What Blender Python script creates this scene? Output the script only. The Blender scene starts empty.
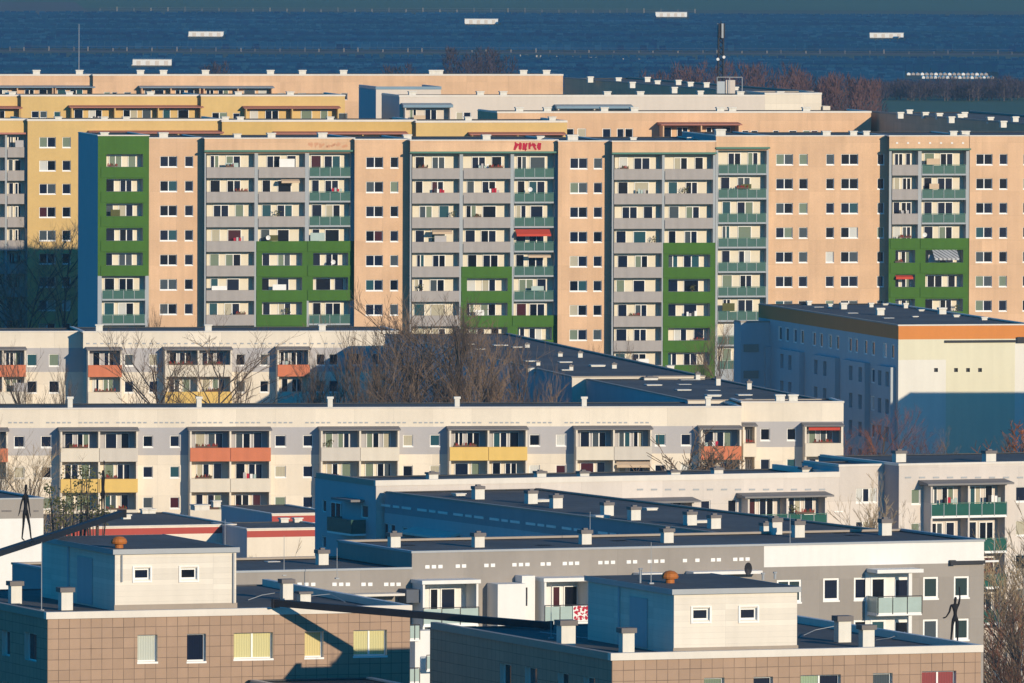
import bpy, math, random
from mathutils import Vector, Matrix
R = math.radians
rnd = random.Random(7)
scene = bpy.context.scene
COL = scene.collection

# ------------------------------------------------------------------ camera
F_PX, H_CAM, PITCH, ROLL = 12000.0, 65.0, R(2.388), R(0.2)
CAM_ROT = Matrix.Rotation(math.pi / 2 - PITCH, 3, 'X') @ Matrix.Rotation(ROLL, 3, 'Z')
cam = bpy.data.cameras.new('camera')
cam.sensor_width = 36.0
cam.lens = 36.0 * F_PX / 1024.0
cam.clip_start = 1.0
cam.clip_end = 60000.0
cam_o = bpy.data.objects.new('camera', cam)
COL.objects.link(cam_o)
cam_o.matrix_world = Matrix.Translation((0, 0, H_CAM)) @ CAM_ROT.to_4x4()
scene.camera = cam_o

def ray(px, py):
    d = CAM_ROT @ Vector(((px - 512) / F_PX, -(py - 341.5) / F_PX, -1.0))
    return d.x / d.y, d.z / d.y                      # slopes per metre of Y
def at_z(px, py, z):
    a, b = ray(px, py)
    Y = (z - H_CAM) / b
    return a * Y, Y
def at_y(px, py, Y):
    a, b = ray(px, py)
    return a * Y, H_CAM + b * Y

# ------------------------------------------------------------------ light
SUN_AZ, SUN_EL = R(32), R(12.3)                        # from the camera axis towards the right, behind the camera
sdir = Vector((math.sin(SUN_AZ) * math.cos(SUN_EL), -math.cos(SUN_AZ) * math.cos(SUN_EL), math.sin(SUN_EL)))
sl = bpy.data.lights.new('sun', 'SUN')
sl.energy, sl.angle, sl.color = 4.0, R(0.5), (1.0, 0.855, 0.645)
so = bpy.data.objects.new('sun', sl)
so.rotation_euler = sdir.to_track_quat('Z', 'Y').to_euler()
COL.objects.link(so)
world = bpy.data.worlds.new('World')
scene.world = world
world.use_nodes = True
wn = world.node_tree
sky = wn.nodes.new('ShaderNodeTexSky')
sky.sky_type = 'NISHITA'
sky.sun_disc = False
sky.sun_elevation = SUN_EL
sky.sun_rotation = math.pi - SUN_AZ
sky.ozone_density = 10.0
sky.dust_density = 0.0
sky.air_density = 1.0
bg = wn.nodes['Background']
bg.inputs[1].default_value = 0.15
hs = wn.nodes.new('ShaderNodeHueSaturation')
hs.inputs['Saturation'].default_value = 1.8
hs.inputs['Hue'].default_value = 0.484
wn.links.new(sky.outputs[0], hs.inputs['Color'])
wn.links.new(hs.outputs[0], bg.inputs[0])
scene.view_settings.view_transform = 'Standard'
scene.view_settings.look = 'None'
scene.view_settings.exposure = 0.2
scene.view_settings.gamma = 1.0
scene.view_settings.use_curve_mapping = False
scene.cycles.max_bounces = 6
scene.cycles.use_denoising = True

# ------------------------------------------------------------------ materials
MATS = {}
def nodes_of(name):
    m = bpy.data.materials.new(name)
    m.use_nodes = True
    nt = m.node_tree
    return m, nt, nt.nodes['Principled BSDF']
def ramp(nt, cols, const=False):
    r = nt.nodes.new('ShaderNodeValToRGB')
    e = r.color_ramp.elements
    while len(e) < len(cols): e.new(0.5)
    for k, (p, c) in enumerate(cols):
        e[k].position = p
        e[k].color = (c[0], c[1], c[2], 1)
    if const: r.color_ramp.interpolation = 'CONSTANT'
    return r
def math_n(nt, op, a, b=None):
    n = nt.nodes.new('ShaderNodeMath'); n.operation = op
    for k, x in enumerate((a, b)):
        if x is None: continue
        if isinstance(x, (int, float)): n.inputs[k].default_value = x
        else: nt.links.new(x, n.inputs[k])
    return n.outputs[0]
def surf(name, col, rough=0.85, var=0.10, streak=0.08, scale=0.35, fine=3.0, metal=0.0, bump=0.0, grid=None, spec=0.3):
    """A weathered procedural surface: broad mottling, fine grain, rain streaks, optional panel joints."""
    if name in MATS: return MATS[name]
    m, nt, p = nodes_of(name)
    L = nt.links
    tc = nt.nodes.new('ShaderNodeTexCoord')
    def noise(sc, vec, det=3):
        n = nt.nodes.new('ShaderNodeTexNoise'); n.inputs['Scale'].default_value = sc; n.inputs['Detail'].default_value = det
        L.new(vec, n.inputs['Vector']); return n.outputs[0]
    o = tc.outputs['Object']
    mp = nt.nodes.new('ShaderNodeMapping'); mp.inputs['Scale'].default_value = (1.6, 1.6, 0.10); L.new(o, mp.inputs[0])
    a = math_n(nt, 'MULTIPLY_ADD', noise(scale, o), var * 2.0); nt.nodes[-1].inputs[2].default_value = 1.0 - var
    b = math_n(nt, 'MULTIPLY_ADD', noise(fine, o), var * 1.2); nt.nodes[-1].inputs[2].default_value = 1.0 - var * 0.6
    s = math_n(nt, 'MULTIPLY_ADD', noise(1.0, mp.outputs[0], 4), streak * 2.0); nt.nodes[-1].inputs[2].default_value = 1.0 - streak
    f = math_n(nt, 'MULTIPLY', math_n(nt, 'MULTIPLY', a, b), s)
    if grid:                                           # (step along wall, step up, line half width, darkness)
        gx, gz, lw, dk = grid
        sp = nt.nodes.new('ShaderNodeSeparateXYZ'); L.new(o, sp.inputs[0])
        along = math_n(nt, 'ADD', sp.outputs[0], sp.outputs[1])
        def line(v, st):
            fr = math_n(nt, 'FRACT', math_n(nt, 'DIVIDE', v, st))
            return math_n(nt, 'LESS_THAN', fr, lw / st)
        ln = math_n(nt, 'MAXIMUM', line(along, gx), line(sp.outputs[2], gz))
        cell = nt.nodes.new('ShaderNodeTexWhiteNoise'); cell.noise_dimensions = '2D'
        cb = nt.nodes.new('ShaderNodeCombineXYZ')
        L.new(math_n(nt, 'FLOOR', math_n(nt, 'DIVIDE', along, gx)), cb.inputs[0])
        L.new(math_n(nt, 'FLOOR', math_n(nt, 'DIVIDE', sp.outputs[2], gz)), cb.inputs[1])
        L.new(cb.outputs[0], cell.inputs[0])
        cv = math_n(nt, 'MULTIPLY_ADD', cell.outputs[0], 0.12); nt.nodes[-1].inputs[2].default_value = 0.94
        lv = math_n(nt, 'MULTIPLY', ln, math_n(nt, 'MULTIPLY', noise(.9, o), 2.0)); lf = math_n(nt, 'MULTIPLY_ADD', lv, -dk); nt.nodes[-1].inputs[2].default_value = 1.0; lf = math_n(nt, 'MAXIMUM', lf, .25)
        f = math_n(nt, 'MULTIPLY', f, math_n(nt, 'MULTIPLY', lf, cv))
    mix = nt.nodes.new('ShaderNodeVectorMath'); mix.operation = 'SCALE'
    mix.inputs[0].default_value = col
    L.new(f, mix.inputs['Scale'])
    L.new(mix.outputs[0], p.inputs['Base Color'])
    p.inputs['Roughness'].default_value = rough
    p.inputs['Metallic'].default_value = metal
    p.inputs['Specular IOR Level'].default_value = spec
    if bump:
        bn = nt.nodes.new('ShaderNodeBump'); bn.inputs['Strength'].default_value = bump; bn.inputs['Distance'].default_value = 0.02
        L.new(noise(fine * 3, o), bn.inputs['Height']); L.new(bn.outputs[0], p.inputs['Normal'])
    MATS[name] = m
    return m
def pane(name, cols, mult, rough=0.06):
    """Window glass over whatever is behind it; each window draws a curtain, darkness or painted reflection."""
    if name in MATS: return MATS[name]
    m, nt, p = nodes_of(name)
    oi = nt.nodes.new('ShaderNodeObjectInfo')
    v = math_n(nt, 'FRACT', math_n(nt, 'MULTIPLY', oi.outputs['Random'], mult))
    r = ramp(nt, cols, True)
    nt.links.new(v, r.inputs[0])
    tc = nt.nodes.new('ShaderNodeTexCoord')
    w = nt.nodes.new('ShaderNodeTexWave'); w.inputs['Scale'].default_value = 2.2; w.inputs['Distortion'].default_value = 1.5
    nt.links.new(tc.outputs['Object'], w.inputs['Vector'])
    k = math_n(nt, 'MULTIPLY_ADD', w.outputs[1], 0.2); nt.nodes[-1].inputs[2].default_value = 0.88
    mx = nt.nodes.new('ShaderNodeVectorMath'); mx.operation = 'SCALE'
    nt.links.new(r.outputs[0], mx.inputs[0]); nt.links.new(k, mx.inputs['Scale'])
    nt.links.new(mx.outputs[0], p.inputs['Base Color'])
    p.inputs['Roughness'].default_value = rough
    p.inputs['Specular IOR Level'].default_value = 0.5
    MATS[name] = m
    return m
NAVY, INK, TEAL, SLATE = (.010, .014, .030), (.006, .007, .012), (.025, .075, .09), (.06, .075, .085)  # teal stands in for sky reflected in a pane
SAGE, CREAMC, MAROON, WHITEC = (.17, .21, .15), (.42, .38, .28), (.060, .016, .020), (.55, .54, .50)
PCOLS = [(0, NAVY), (.22, INK), (.42, SLATE), (.54, SAGE), (.64, NAVY), (.74, TEAL), (.80, CREAMC), (.86, INK), (.945, MAROON), (.965, WHITEC)]
PA = pane('glass_pane', PCOLS, 1.0)
PB = pane('glass_pane_other', PCOLS, 7.31)
PJ = pane('painted_reflection_pane', [(0, NAVY), (.3, SLATE), (.5, (.03, .05, .05)), (.7, (.10, .12, .06)), (.85, INK)], 1.7)  # dark teal and yellow-green tones stand in for reflections
PD = pane('dark_glass_pane', [(0, NAVY), (.5, INK)], 1.0)  # near-black panes for the stair house and stair shaft windows
PY = pane('yellow_curtain_pane', [(0, (.56, .45, .19)), (.5, (.52, .47, .22))], 3.1, .25)
PW = pane('pale_blind_pane', [(0, (.42, .44, .38)), (.5, (.40, .43, .38))], 3.1, .25)
PR = pane('red_curtain_pane', [(0, (.24, .03, .02)), (.5, (.22, .03, .03))], 3.1, .25)
PGR = pane('pale_green_curtain_pane', [(0, (.26, .34, .22)), (.5, (.30, .36, .25))], 3.1, .2)

pink = surf('pink_plaster', (.62, .395, .235), var=.16, streak=.14, fine=6.0, grid=(3.0, 2.8, .05, .07))
yellow = surf('yellow_plaster', (.58, .39, .15), var=.12, streak=.06)
ochre = surf('ochre_plaster', (.55, .36, .12), var=.10, streak=.06)
cream = surf('cream_plaster', (.70, .61, .485), var=.08, streak=.08, grid=(3.6, 2.8, .045, .09))
creamback = surf('cream_loggia_plaster', (.68, .60, .46), var=.06, streak=.04)
greywhite = surf('grey_white_plaster', (.60, .52, .44), var=.07, streak=.06)
lilac = surf('lilac_grey_plaster', (.41, .385, .375), var=.05, streak=.05)
rosewhite = surf('rose_white_plaster', (.60, .53, .465), var=.08, streak=.08, grid=(3.6, 2.8, .045, .08))
jgrey = surf('warm_grey_plaster', (.30, .265, .23), var=.08, streak=.08, grid=(3.6, 2.8, .04, .06))
white = surf('white_plaster', (.74, .71, .66), var=.06, streak=.09)
gable_pale = surf('pale_yellow_gable_plaster', (.66, .61, .44), var=.05, streak=.08)
gable_white = surf('off_white_gable_plaster', (.70, .66, .57), var=.05, streak=.08)
orange_band = surf('orange_band_plaster', (.60, .215, .05), var=.06, streak=.06)
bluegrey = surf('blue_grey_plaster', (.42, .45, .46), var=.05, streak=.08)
greyconc = surf('grey_concrete_parapet', (.335, .30, .275), var=.10, streak=.16)
fin = surf('grey_blue_fin', (.34, .36, .37), var=.06, streak=.08)
green = surf('green_paint', (.050, .125, .013), var=.18, streak=.14, fine=5.0)
gglass = surf('green_parapet_glass', (.040, .105, .08), rough=.2, var=.22, streak=.12, scale=.9, spec=.5)
dgglass = surf('dark_green_parapet_glass', (.012, .085, .06), rough=.2, var=.2, streak=.12, scale=.9, spec=.5)
fglass = surf('frosted_parapet_glass', (.34, .42, .38), rough=.25, var=.10, streak=.10, scale=.8, spec=.5)
tile = surf('brown_facade_tile', (.35, .232, .155), rough=.7, var=.10, streak=.08, grid=(.62, .57, .035, .50))
panelw = surf('cream_panel_wall', (.69, .62, .52), var=.05, streak=.10, grid=(5.6, .30, .02, .12))
bitumen = surf('dark_bitumen_roof', (.095, .088, .080), rough=.92, var=.55, streak=.12, scale=.15, fine=1.6, grid=(1.05, 400.0, .06, .30))
coping = surf('white_metal_coping', (.64, .58, .50), rough=.55, var=.07, streak=.10, fine=1.2)
tancop = surf('tan_grey_coping', (.34, .28, .22), rough=.7, var=.12, streak=.05)
greycop = surf('grey_metal_coping', (.33, .34, .345), rough=.5, var=.08, streak=.05)
frame = surf('white_window_frame', (.78, .76, .72), rough=.4, var=.02, streak=.02)
chim = surf('whitewashed_chimney', (.66, .62, .54), var=.10, streak=.16, fine=2.4)
chimcap = surf('grey_chimney_cap', (.17, .15, .14), var=.15, streak=.05)
dark = surf('dark_iron', (.018, .018, .022), rough=.6, var=.10, streak=.05)
bronze = surf('blackened_bronze', (.008, .008, .010), rough=.7, var=.10, streak=.05, spec=.2)
beamm = surf('dark_steel', (.018, .018, .022), rough=.7, var=.25, streak=.05, spec=.25)
redpar = surf('red_orange_parapet', (.55, .17, .08), var=.10, streak=.14)
yelpar = surf('yellow_parapet', (.68, .45, .13), var=.08, streak=.08)
crepar = surf('cream_parapet', (.66, .58, .46), var=.06, streak=.10)
grypar = surf('grey_cream_parapet', (.56, .50, .42), var=.06, streak=.10)
can_green = surf('green_canopy', (.05, .16, .11), rough=.5, var=.12, streak=.03)
can_blue = surf('blue_grey_canopy', (.13, .22, .29), rough=.4, var=.12, streak=.03)
can_red = surf('red_brown_canopy', (.40, .145, .10), rough=.6, var=.12, streak=.03)
can_grey = surf('grey_canopy', (.20, .185, .175), rough=.7, var=.12, streak=.03)
redstripe = surf('red_stripe_plaster', (.40, .07, .05), var=.05, streak=.05)
awn_red = surf('red_awning', (.50, .06, .03), var=.06)
awn_tan = surf('beige_awning', (.55, .40, .26), var=.06)
awn_str = surf('striped_awning', (.42, .42, .42), var=.04, grid=(.5, 90.0, .2, .7))
rust = surf('rusty_orange_metal', (.42, .13, .02), rough=.6, var=.2, streak=.1, fine=8)
bark = surf('grey_brown_bark', (.085, .065, .05), rough=.95, var=.25, streak=.1)
twig = surf('brown_twig', (.17, .112, .070), rough=.95, var=.25, streak=.0)
twig_pale = surf('straw_and_sunlit_twig', (.30, .22, .13), rough=.95, var=.25, streak=.0)  # own colour of pale trees; also paints sunlight on some crowns
twig_red = surf('red_brown_twig', (.20, .075, .04), rough=.95, var=.25, streak=.0)
twig_orange = surf('orange_twig', (.34, .11, .03), rough=.95, var=.2, streak=.0)
birch = surf('white_birch_bark', (.40, .37, .33), rough=.9, var=.35, streak=.1, fine=2)
leaf = surf('evergreen_leaf', (.085, .085, .022), rough=.8, var=.35, streak=.0)
flower = surf('red_flowers', (.38, .05, .03), var=.3)
soil = surf('flower_box_plastic', (.12, .07, .05), var=.1)
paint_red = surf('red_spray_paint', (.42, .015, .035), var=.1)
paint_orange = surf('faded_orange_spray_paint', (.58, .30, .17), var=.2)
satw = surf('white_dish_metal', (.72, .70, .66), rough=.4, var=.03)

# ------------------------------------------------------------------ meshes
class MB:
    def __init__(s): s.v, s.f, s.m, s.mats = [], [], [], []
    def mi(s, m):
        if m not in s.mats: s.mats.append(m)
        return s.mats.index(m)
    def quad(s, pts, m):
        n = len(s.v); s.v.extend(tuple(p) for p in pts); s.f.append(tuple(range(n, n + len(pts)))); s.m.append(s.mi(m))
    def box(s, x0, x1, y0, y1, z0, z1, m, top=None):
        P = [(x0, y0, z0), (x1, y0, z0), (x1, y1, z0), (x0, y1, z0), (x0, y0, z1), (x1, y0, z1), (x1, y1, z1), (x0, y1, z1)]
        n = len(s.v); s.v.extend(P); k = s.mi(m); kt = s.mi(top) if top else k
        for q, kk in (((3, 2, 1, 0), k), ((4, 5, 6, 7), kt), ((0, 1, 5, 4), k), ((1, 2, 6, 5), k), ((2, 3, 7, 6), k), ((3, 0, 4, 7), k)):
            s.f.append(tuple(n + i for i in q)); s.m.append(kk)
    def tube(s, a, b, r0, r1, m, n=6, cap=True):
        a, b = Vector(a), Vector(b); d = (b - a)
        if d.length < 1e-6: return
        d.normalize(); x = d.orthogonal().normalized(); y = d.cross(x); k = s.mi(m); o = len(s.v)
        for p, r in ((a, r0), (b, r1)):
            for i in range(n):
                t = 2 * math.pi * i / n
                s.v.append(tuple(p + x * (r * math.cos(t)) + y * (r * math.sin(t))))
        for i in range(n):
            j = (i + 1) % n; s.f.append((o + i, o + j, o + n + j, o + n + i)); s.m.append(k)
        if cap:
            s.f.append(tuple(o + n + i for i in range(n))); s.m.append(k)
            s.f.append(tuple(o + n - 1 - i for i in range(n))); s.m.append(k)
    def mesh(s, name):
        me = bpy.data.meshes.new(name); me.from_pydata(s.v, [], s.f)
        for m in s.mats: me.materials.append(m)
        me.polygons.foreach_set('material_index', s.m); me.update()
        return me
    def build(s, name, parent=None, loc=None):
        return link(name, s.mesh(name), parent, loc)
def link(name, me, parent=None, loc=None, rz=0.0):
    o = bpy.data.objects.new(name, me); COL.objects.link(o)
    if parent: o.parent = parent
    if loc is not None: o.location = loc
    if rz: o.rotation_euler = (0, 0, rz)
    return o
def tag(o, label=None, cat=None, group=None, kind=None):
    if label: o['label'] = label
    if cat: o['category'] = cat
    if group: o['group'] = group
    if kind: o['kind'] = kind
    return o
def empty(name, loc, rz=0.0):
    o = bpy.data.objects.new(name, None); COL.objects.link(o); o.location = loc; o.rotation_euler = (0, 0, rz)
    o.empty_display_size = 1.0
    return o
WIN = {}
def window_mesh(w, h, n=2, kind='std', fw=0.07):
    """Framed window facing -y, origin at the middle of its lower edge; sill slab below."""
    key = (round(w, 2), round(h, 2), n, kind, fw)
    if key in WIN: return WIN[key]
    w, h = key[0], key[1]
    b = MB()
    pa, pb = {'std': (PA, PB), 'dark': (PD, PD), 'clear': (PJ, PJ), 'yellow': (PY, PY), 'blind': (PW, PW), 'red': (PR, PR), 'green': (PGR, PA)}[kind]
    x0, x1 = -w / 2 + .004, w / 2 - .004
    b.box(x0, x0 + fw, 0, .07, 0, h - .004, frame); b.box(x1 - fw, x1, 0, .07, 0, h - .004, frame)
    b.box(x0 + fw, x1 - fw, 0, .07, 0, fw, frame); b.box(x0 + fw, x1 - fw, 0, .07, h - fw - .004, h - .004, frame)
    pw = (x1 - x0 - 2 * fw) / n
    for k in range(n):
        a, c = x0 + fw + k * pw, x0 + fw + (k + 1) * pw
        if k: b.box(a - .05, a + .05, -.01, .06, fw, h - fw - .004, frame)
        b.quad([(a, .045, fw), (c, .045, fw), (c, .045, h - fw), (a, .045, h - fw)], pa if k % 2 == 0 else pb)
    WIN[key] = b.mesh('window')
    return WIN[key]
SILL = {}
def sill_mesh(w, out):
    key = (round(w, 2), out)
    if key not in SILL:
        b = MB(); b.box(-w / 2 - .03, w / 2 + .03, -out, -.004, -.11, -.003, frame); SILL[key] = b.mesh('sill')
    return SILL[key]

class Building:
    """Local axes: u along the front to the right, v into the depth, world z; the Empty stands at the front left corner."""
    def __init__(s, name, label, cat, corner, alpha, W, D, zt, zb=-3.0, group=None):
        s.cx, s.cy = corner; s.al = alpha; s.W, s.D, s.zt, s.zb = W, D, zt, zb
        s.c, s.s = math.cos(alpha), math.sin(alpha)
        s.root = tag(empty(name, (s.cx, s.cy, zb), alpha), label, cat, group)
        s.segs = []
        s.roofo = None
    def u(s, px, py=341, v=0.0):
        a, _ = ray(px, py)
        return (a * (s.cy + v * s.c) - s.cx + v * s.s) / (s.c - a * s.s)
    def vl(s, px, py=341, u0=0.0):                     # depth of a point on a left-facing wall standing at u0
        a, _ = ray(px, py)
        X0, Y0 = s.cx + u0 * s.c, s.cy + u0 * s.s
        return (X0 - a * Y0) / (s.s + a * s.c)
    def Y(s, u, v): return s.cy + u * s.s + v * s.c
    def z(s, px, py, v=0.0):
        a, b = ray(px, py)
        return H_CAM + b * s.Y(s.u(px, py, v), v)
    def zl(s, px, py, u0=0.0):
        a, b = ray(px, py)
        return H_CAM + b * s.Y(u0, s.vl(px, py, u0))
    def uv(s, x, y):
        dx, dy = x - s.cx, y - s.cy
        return dx * s.c + dy * s.s, -dx * s.s + dy * s.c
    def L(s, u, v, z): return (u, v, z - s.zb)
    def build(s, mb, name, parent=None, **k):
        mb.v = [(x, y, z - s.zb) for x, y, z in mb.v]
        return mb.build(name, parent or s.root)
    def put(s, name, me, u, v, z, rz=0.0, parent=None, label=None):
        o = link(name, me, parent or s.root, s.L(u, v, z) if parent is None else (u, v, z), rz)
        if label: o['label'] = label
        return o
    # --- walls
    def seg(s, u0, u1, v, zt, mat, holes=(), side=None, bu=(), bz=()):
        s.segs.append(dict(u0=u0, u1=u1, v=v, zt=zt, mat=mat, holes=list(holes), side=side, bu=list(bu), bz=list(bz)))
        return s.segs[-1]
    def facade(s, mb, mp, s0, s1, z0, z1, holes, mat, bu=(), bz=()):
        fn = mat if callable(mat) else (lambda a, b: mat)
        holes = [h for h in holes if h[0] < s1 and h[1] > s0 and h[2] < z1 and h[3] > z0]
        S = sorted({round(x, 4) for x in [s0, s1, *bu] + [h[0] for h in holes] + [h[1] for h in holes] if s0 - 1e-4 <= x <= s1 + 1e-4})
        Z = sorted({round(x, 4) for x in [z0, z1, *bz] + [h[2] for h in holes] + [h[3] for h in holes] if z0 - 1e-4 <= x <= z1 + 1e-4})
        for a, b in zip(S, S[1:]):
            hs = [h for h in holes if h[0] < (a + b) / 2 < h[1]]
            run = None
            for c, d in zip(Z, Z[1:]):
                zc = (c + d) / 2
                hit = any(h[2] < zc < h[3] for h in hs)
                m = None if hit else fn((a + b) / 2, zc)
                if run and run[2] is m and m is not None: run[1] = d
                else:
                    if run and run[2] is not None: mb.quad([mp(a, 0, run[0]), mp(b, 0, run[0]), mp(b, 0, run[1]), mp(a, 0, run[1])], run[2])
                    run = [c, d, m]
            if run and run[2] is not None: mb.quad([mp(a, 0, run[0]), mp(b, 0, run[0]), mp(b, 0, run[1]), mp(a, 0, run[1])], run[2])
        for h in holes:
            a, b, c, d, dep, rm, bm = h
            for P in ([(a, 0, c), (a, dep, c), (a, dep, d), (a, 0, d)], [(b, 0, c), (b, 0, d), (b, dep, d), (b, dep, c)],
                      [(a, 0, c), (b, 0, c), (b, dep, c), (a, dep, c)], [(a, 0, d), (a, dep, d), (b, dep, d), (b, 0, d)]):
                mb.quad([mp(*q) for q in P], rm)
            if bm: mb.quad([mp(a, dep, c), mp(b, dep, c), mp(b, dep, d), mp(a, dep, d)], bm)
    def finish(s, left_holes=(), left_mat=None, right_mat=None, back_mat=None, cop=None, cop_h=.22, roofm=None, left_bz=(), roof_drop=.05, left_cop=None, cop_out=.06, back_cop=None):
        mb = MB(); G = sorted(s.segs, key=lambda g: g['u0']); zb = s.zb
        for g in G:
            v = g['v']
            s.facade(mb, lambda a, d, z, v=v: (a, v + d, z), g['u0'], g['u1'], zb, g['zt'], g['holes'], g['mat'], g['bu'], g['bz'])
            bm = back_mat or (g['mat'] if not callable(g['mat']) else g['mat'](0, g['zt'] - .5))
            mb.quad([(g['u1'], s.D, zb), (g['u0'], s.D, zb), (g['u0'], s.D, g['zt']), (g['u1'], s.D, g['zt'])], bm)
        def sm(g): return g['side'] or (g['mat'] if not callable(g['mat']) else g['mat']((g['u0'] + g['u1']) / 2, g['zt'] - .2))
        for g, h in zip(G, G[1:]):
            u = g['u1']
            lo, hi = sorted((g, h), key=lambda q: q['v'])     # lo stands forward
            if hi['v'] - lo['v'] > .01:
                mb.quad([(u, hi['v'], zb), (u, lo['v'], zb), (u, lo['v'], lo['zt']), (u, hi['v'], lo['zt'])], sm(lo))
            if abs(g['zt'] - h['zt']) > .01:
                t = g if g['zt'] > h['zt'] else h; o = h if t is g else g
                v0 = max(g['v'], h['v'])
                mb.quad([(u, v0, o['zt']), (u, s.D, o['zt']), (u, s.D, t['zt']), (u, v0, t['zt'])], sm(t))
        g = G[0]
        s.facade(mb, lambda a, d, z, u=g['u0']: (u + d, a, z), g['v'], s.D, zb, g['zt'], left_holes, left_mat or sm(g), (), left_bz)
        g = G[-1]
        mb.quad([(g['u1'], g['v'], zb), (g['u1'], s.D, zb), (g['u1'], s.D, g['zt']), (g['u1'], g['v'], g['zt'])], right_mat or sm(g))
        s.wall = s.build(mb, 'wall')
        rb, cb = MB(), MB()
        for i, g in enumerate(G):
            z = g['zt'] - roof_drop
            rb.quad([(g['u0'], g['v'], z), (g['u1'], g['v'], z), (g['u1'], s.D, z), (g['u0'], s.D, z)], roofm or bitumen)
            cm = g.get('cop') or cop or coping; t = .34; z0, z1 = g['zt'] + .003, g['zt'] + cop_h
            e = .002 * (i % 2)
            lft = i == 0 or G[i - 1]['v'] > g['v'] + .05 or G[i - 1]['zt'] < g['zt'] - .05
            rgt = i == len(G) - 1 or G[i + 1]['v'] > g['v'] + .05 or G[i + 1]['zt'] < g['zt'] - .05
            ua, ub = g['u0'] - (cop_out if lft else 0), g['u1'] + (cop_out if rgt else 0)
            cb.box(ua, ub, g['v'] - cop_out, g['v'] + t, z0, z1 + e, cm)
            cb.box(ua, ub, s.D - t, s.D + cop_out, z0, z1 + e if back_cop else z0 + .05, back_cop or bitumen)
            if lft: cb.box(ua, ua + t, g['v'] + t + .002, s.D - t - .002, z0, z1 + e, (left_cop or cm) if i == 0 else cm)
            if rgt: cb.box(ub - t, ub, g['v'] + t + .002, s.D - t - .002, z0, z1 + e, cm)
        s.roofo = s.build(rb, 'roof')
        s.build(cb, 'coping', s.roofo)
        return s
    # --- fittings
    def window(s, u0, u1, z0, z1, v=0.0, n=None, kind='std', dep=.14, fw=.07, sill=True, holes=None, rm=None):
        """Cuts a hole (returned through holes) and sets a window in it."""
        w = u1 - u0
        if n is None: n = 2 if w > 1.35 else 1
        if holes is not None: holes.append((u0, u1, z0, z1, dep, rm or frame, None))
        o = s.put('window', window_mesh(w, z1 - z0, n, kind, fw), (u0 + u1) / 2, v + dep - .05, z0)
        if sill: s.put('sill', sill_mesh(w, dep - .02), 0, 0, 0, 0, o).location = (0, -.0, 0)
        return o
    def window_left(s, v0, v1, z0, z1, u0=0.0, n=None, kind='std', dep=.14, holes=None, fw=.07, rm=None):
        w = v1 - v0
        if n is None: n = 2 if w > 1.35 else 1
        if holes is not None: holes.append((v0, v1, z0, z1, dep, rm or frame, None))
        o = s.put('window', window_mesh(w, z1 - z0, n, kind, fw), u0 + dep - .05, (v0 + v1) / 2, z0, -math.pi / 2)
        return o
    def chimney(s, px, py, w, h, zr, d=None, capm=None, m=None, name='chimney', cap_over=.08):
        x, y = at_z(px, py, zr); u, v = s.uv(x, y)
        fv = [g['v'] for g in s.segs if g['u0'] - .01 <= u <= g['u1'] + .01]
        if fv: v = min(max(v, max(fv) + .5 + w * .5), s.D - .4)
        key = (name, round(w, 2), round(h, 2), capm, m)
        if key not in WIN:
            b = MB(); d = d or w * .9
            b.box(-w / 2, w / 2, -d / 2, d / 2, 0, h * .8, m or chim)
            b.box(-w / 2 - cap_over, w / 2 + cap_over, -d / 2 - cap_over, d / 2 + cap_over, h * .8 + .002, h, capm or chimcap)
            if capm is None: b.box(-w * .22, w * .22, -d * .22, d * .22, h + .002, h + .12 * min(1, h), chimcap)
            WIN[key] = b.mesh(name)
        return s.put(name, WIN[key], u, v, zr - s.zb, 0, s.roofo)

def flower_boxes(parent_b, bal, u0, u1, v, z):
    b = MB(); n = int((u1 - u0) / .09)
    b.box(u0, u1, v - .14, v - .01, z - .16, z - .02, soil)
    for _ in range(n):
        x = rnd.uniform(u0, u1); h = rnd.uniform(.05, .2); r = rnd.uniform(.04, .09)
        b.box(x - r, x + r, v - .16, v + .02, z - .02, z - .02 + h, flower if rnd.random() < .7 else leaf)
    parent_b.build(b, 'flower_box', None).parent = bal

# ------------------------------------------------------------------ loggias and bays
LOG = {}
def parapet_mesh(w, kind, h=1.0):
    key = ('par', round(w, 2), kind, h)
    if key in LOG: return LOG[key]
    w = key[1]; b = MB()
    if kind in ('glass', 'dglass', 'fglass'):
        g = {'glass': gglass, 'dglass': dgglass, 'fglass': fglass}[kind]
        n = max(2, round(w / 1.15)); st = w / n
        for k in range(n): b.box(k * st + .03, (k + 1) * st - .03, -.05, -.03, .0, h - .05, g)
        for k in range(n + 1): b.box(k * st - .025, k * st + .025, -.08, -.052, -.1, h, fin if kind != 'fglass' else dark)
        b.box(0, w, -.085, -.02, h + .002, h + .05, can_green if kind != 'fglass' else dark)
        b.box(0, w, -.045, -.005, -.20, -.004, fin if kind == 'glass' else frame)
    else:
        m = {'grey': greyconc, 'green': green, 'gpar': green, 'red': redpar, 'yellow': yelpar, 'cream': crepar, 'greycream': grypar, 'white': white}[kind]
        if kind in ('green', 'gpar'): b.box(0, w, -.09, -.006, -.19, h, m)
        else:
            b.box(0, w, -.14, -.02, -.19, h, m)
            b.box(-.01, w + .01, -.16, -.005, h + .002, h + .04, m)
    LOG[key] = b.mesh('balcony')
    return LOG[key]
def balcony(b, u0, u1, v, zf, kind, h=1.0, name='balcony', label=None):
    o = b.put(name, parapet_mesh(u1 - u0, kind, h), u0, v, zf)
    if label: o['label'] = label
    return o
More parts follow.
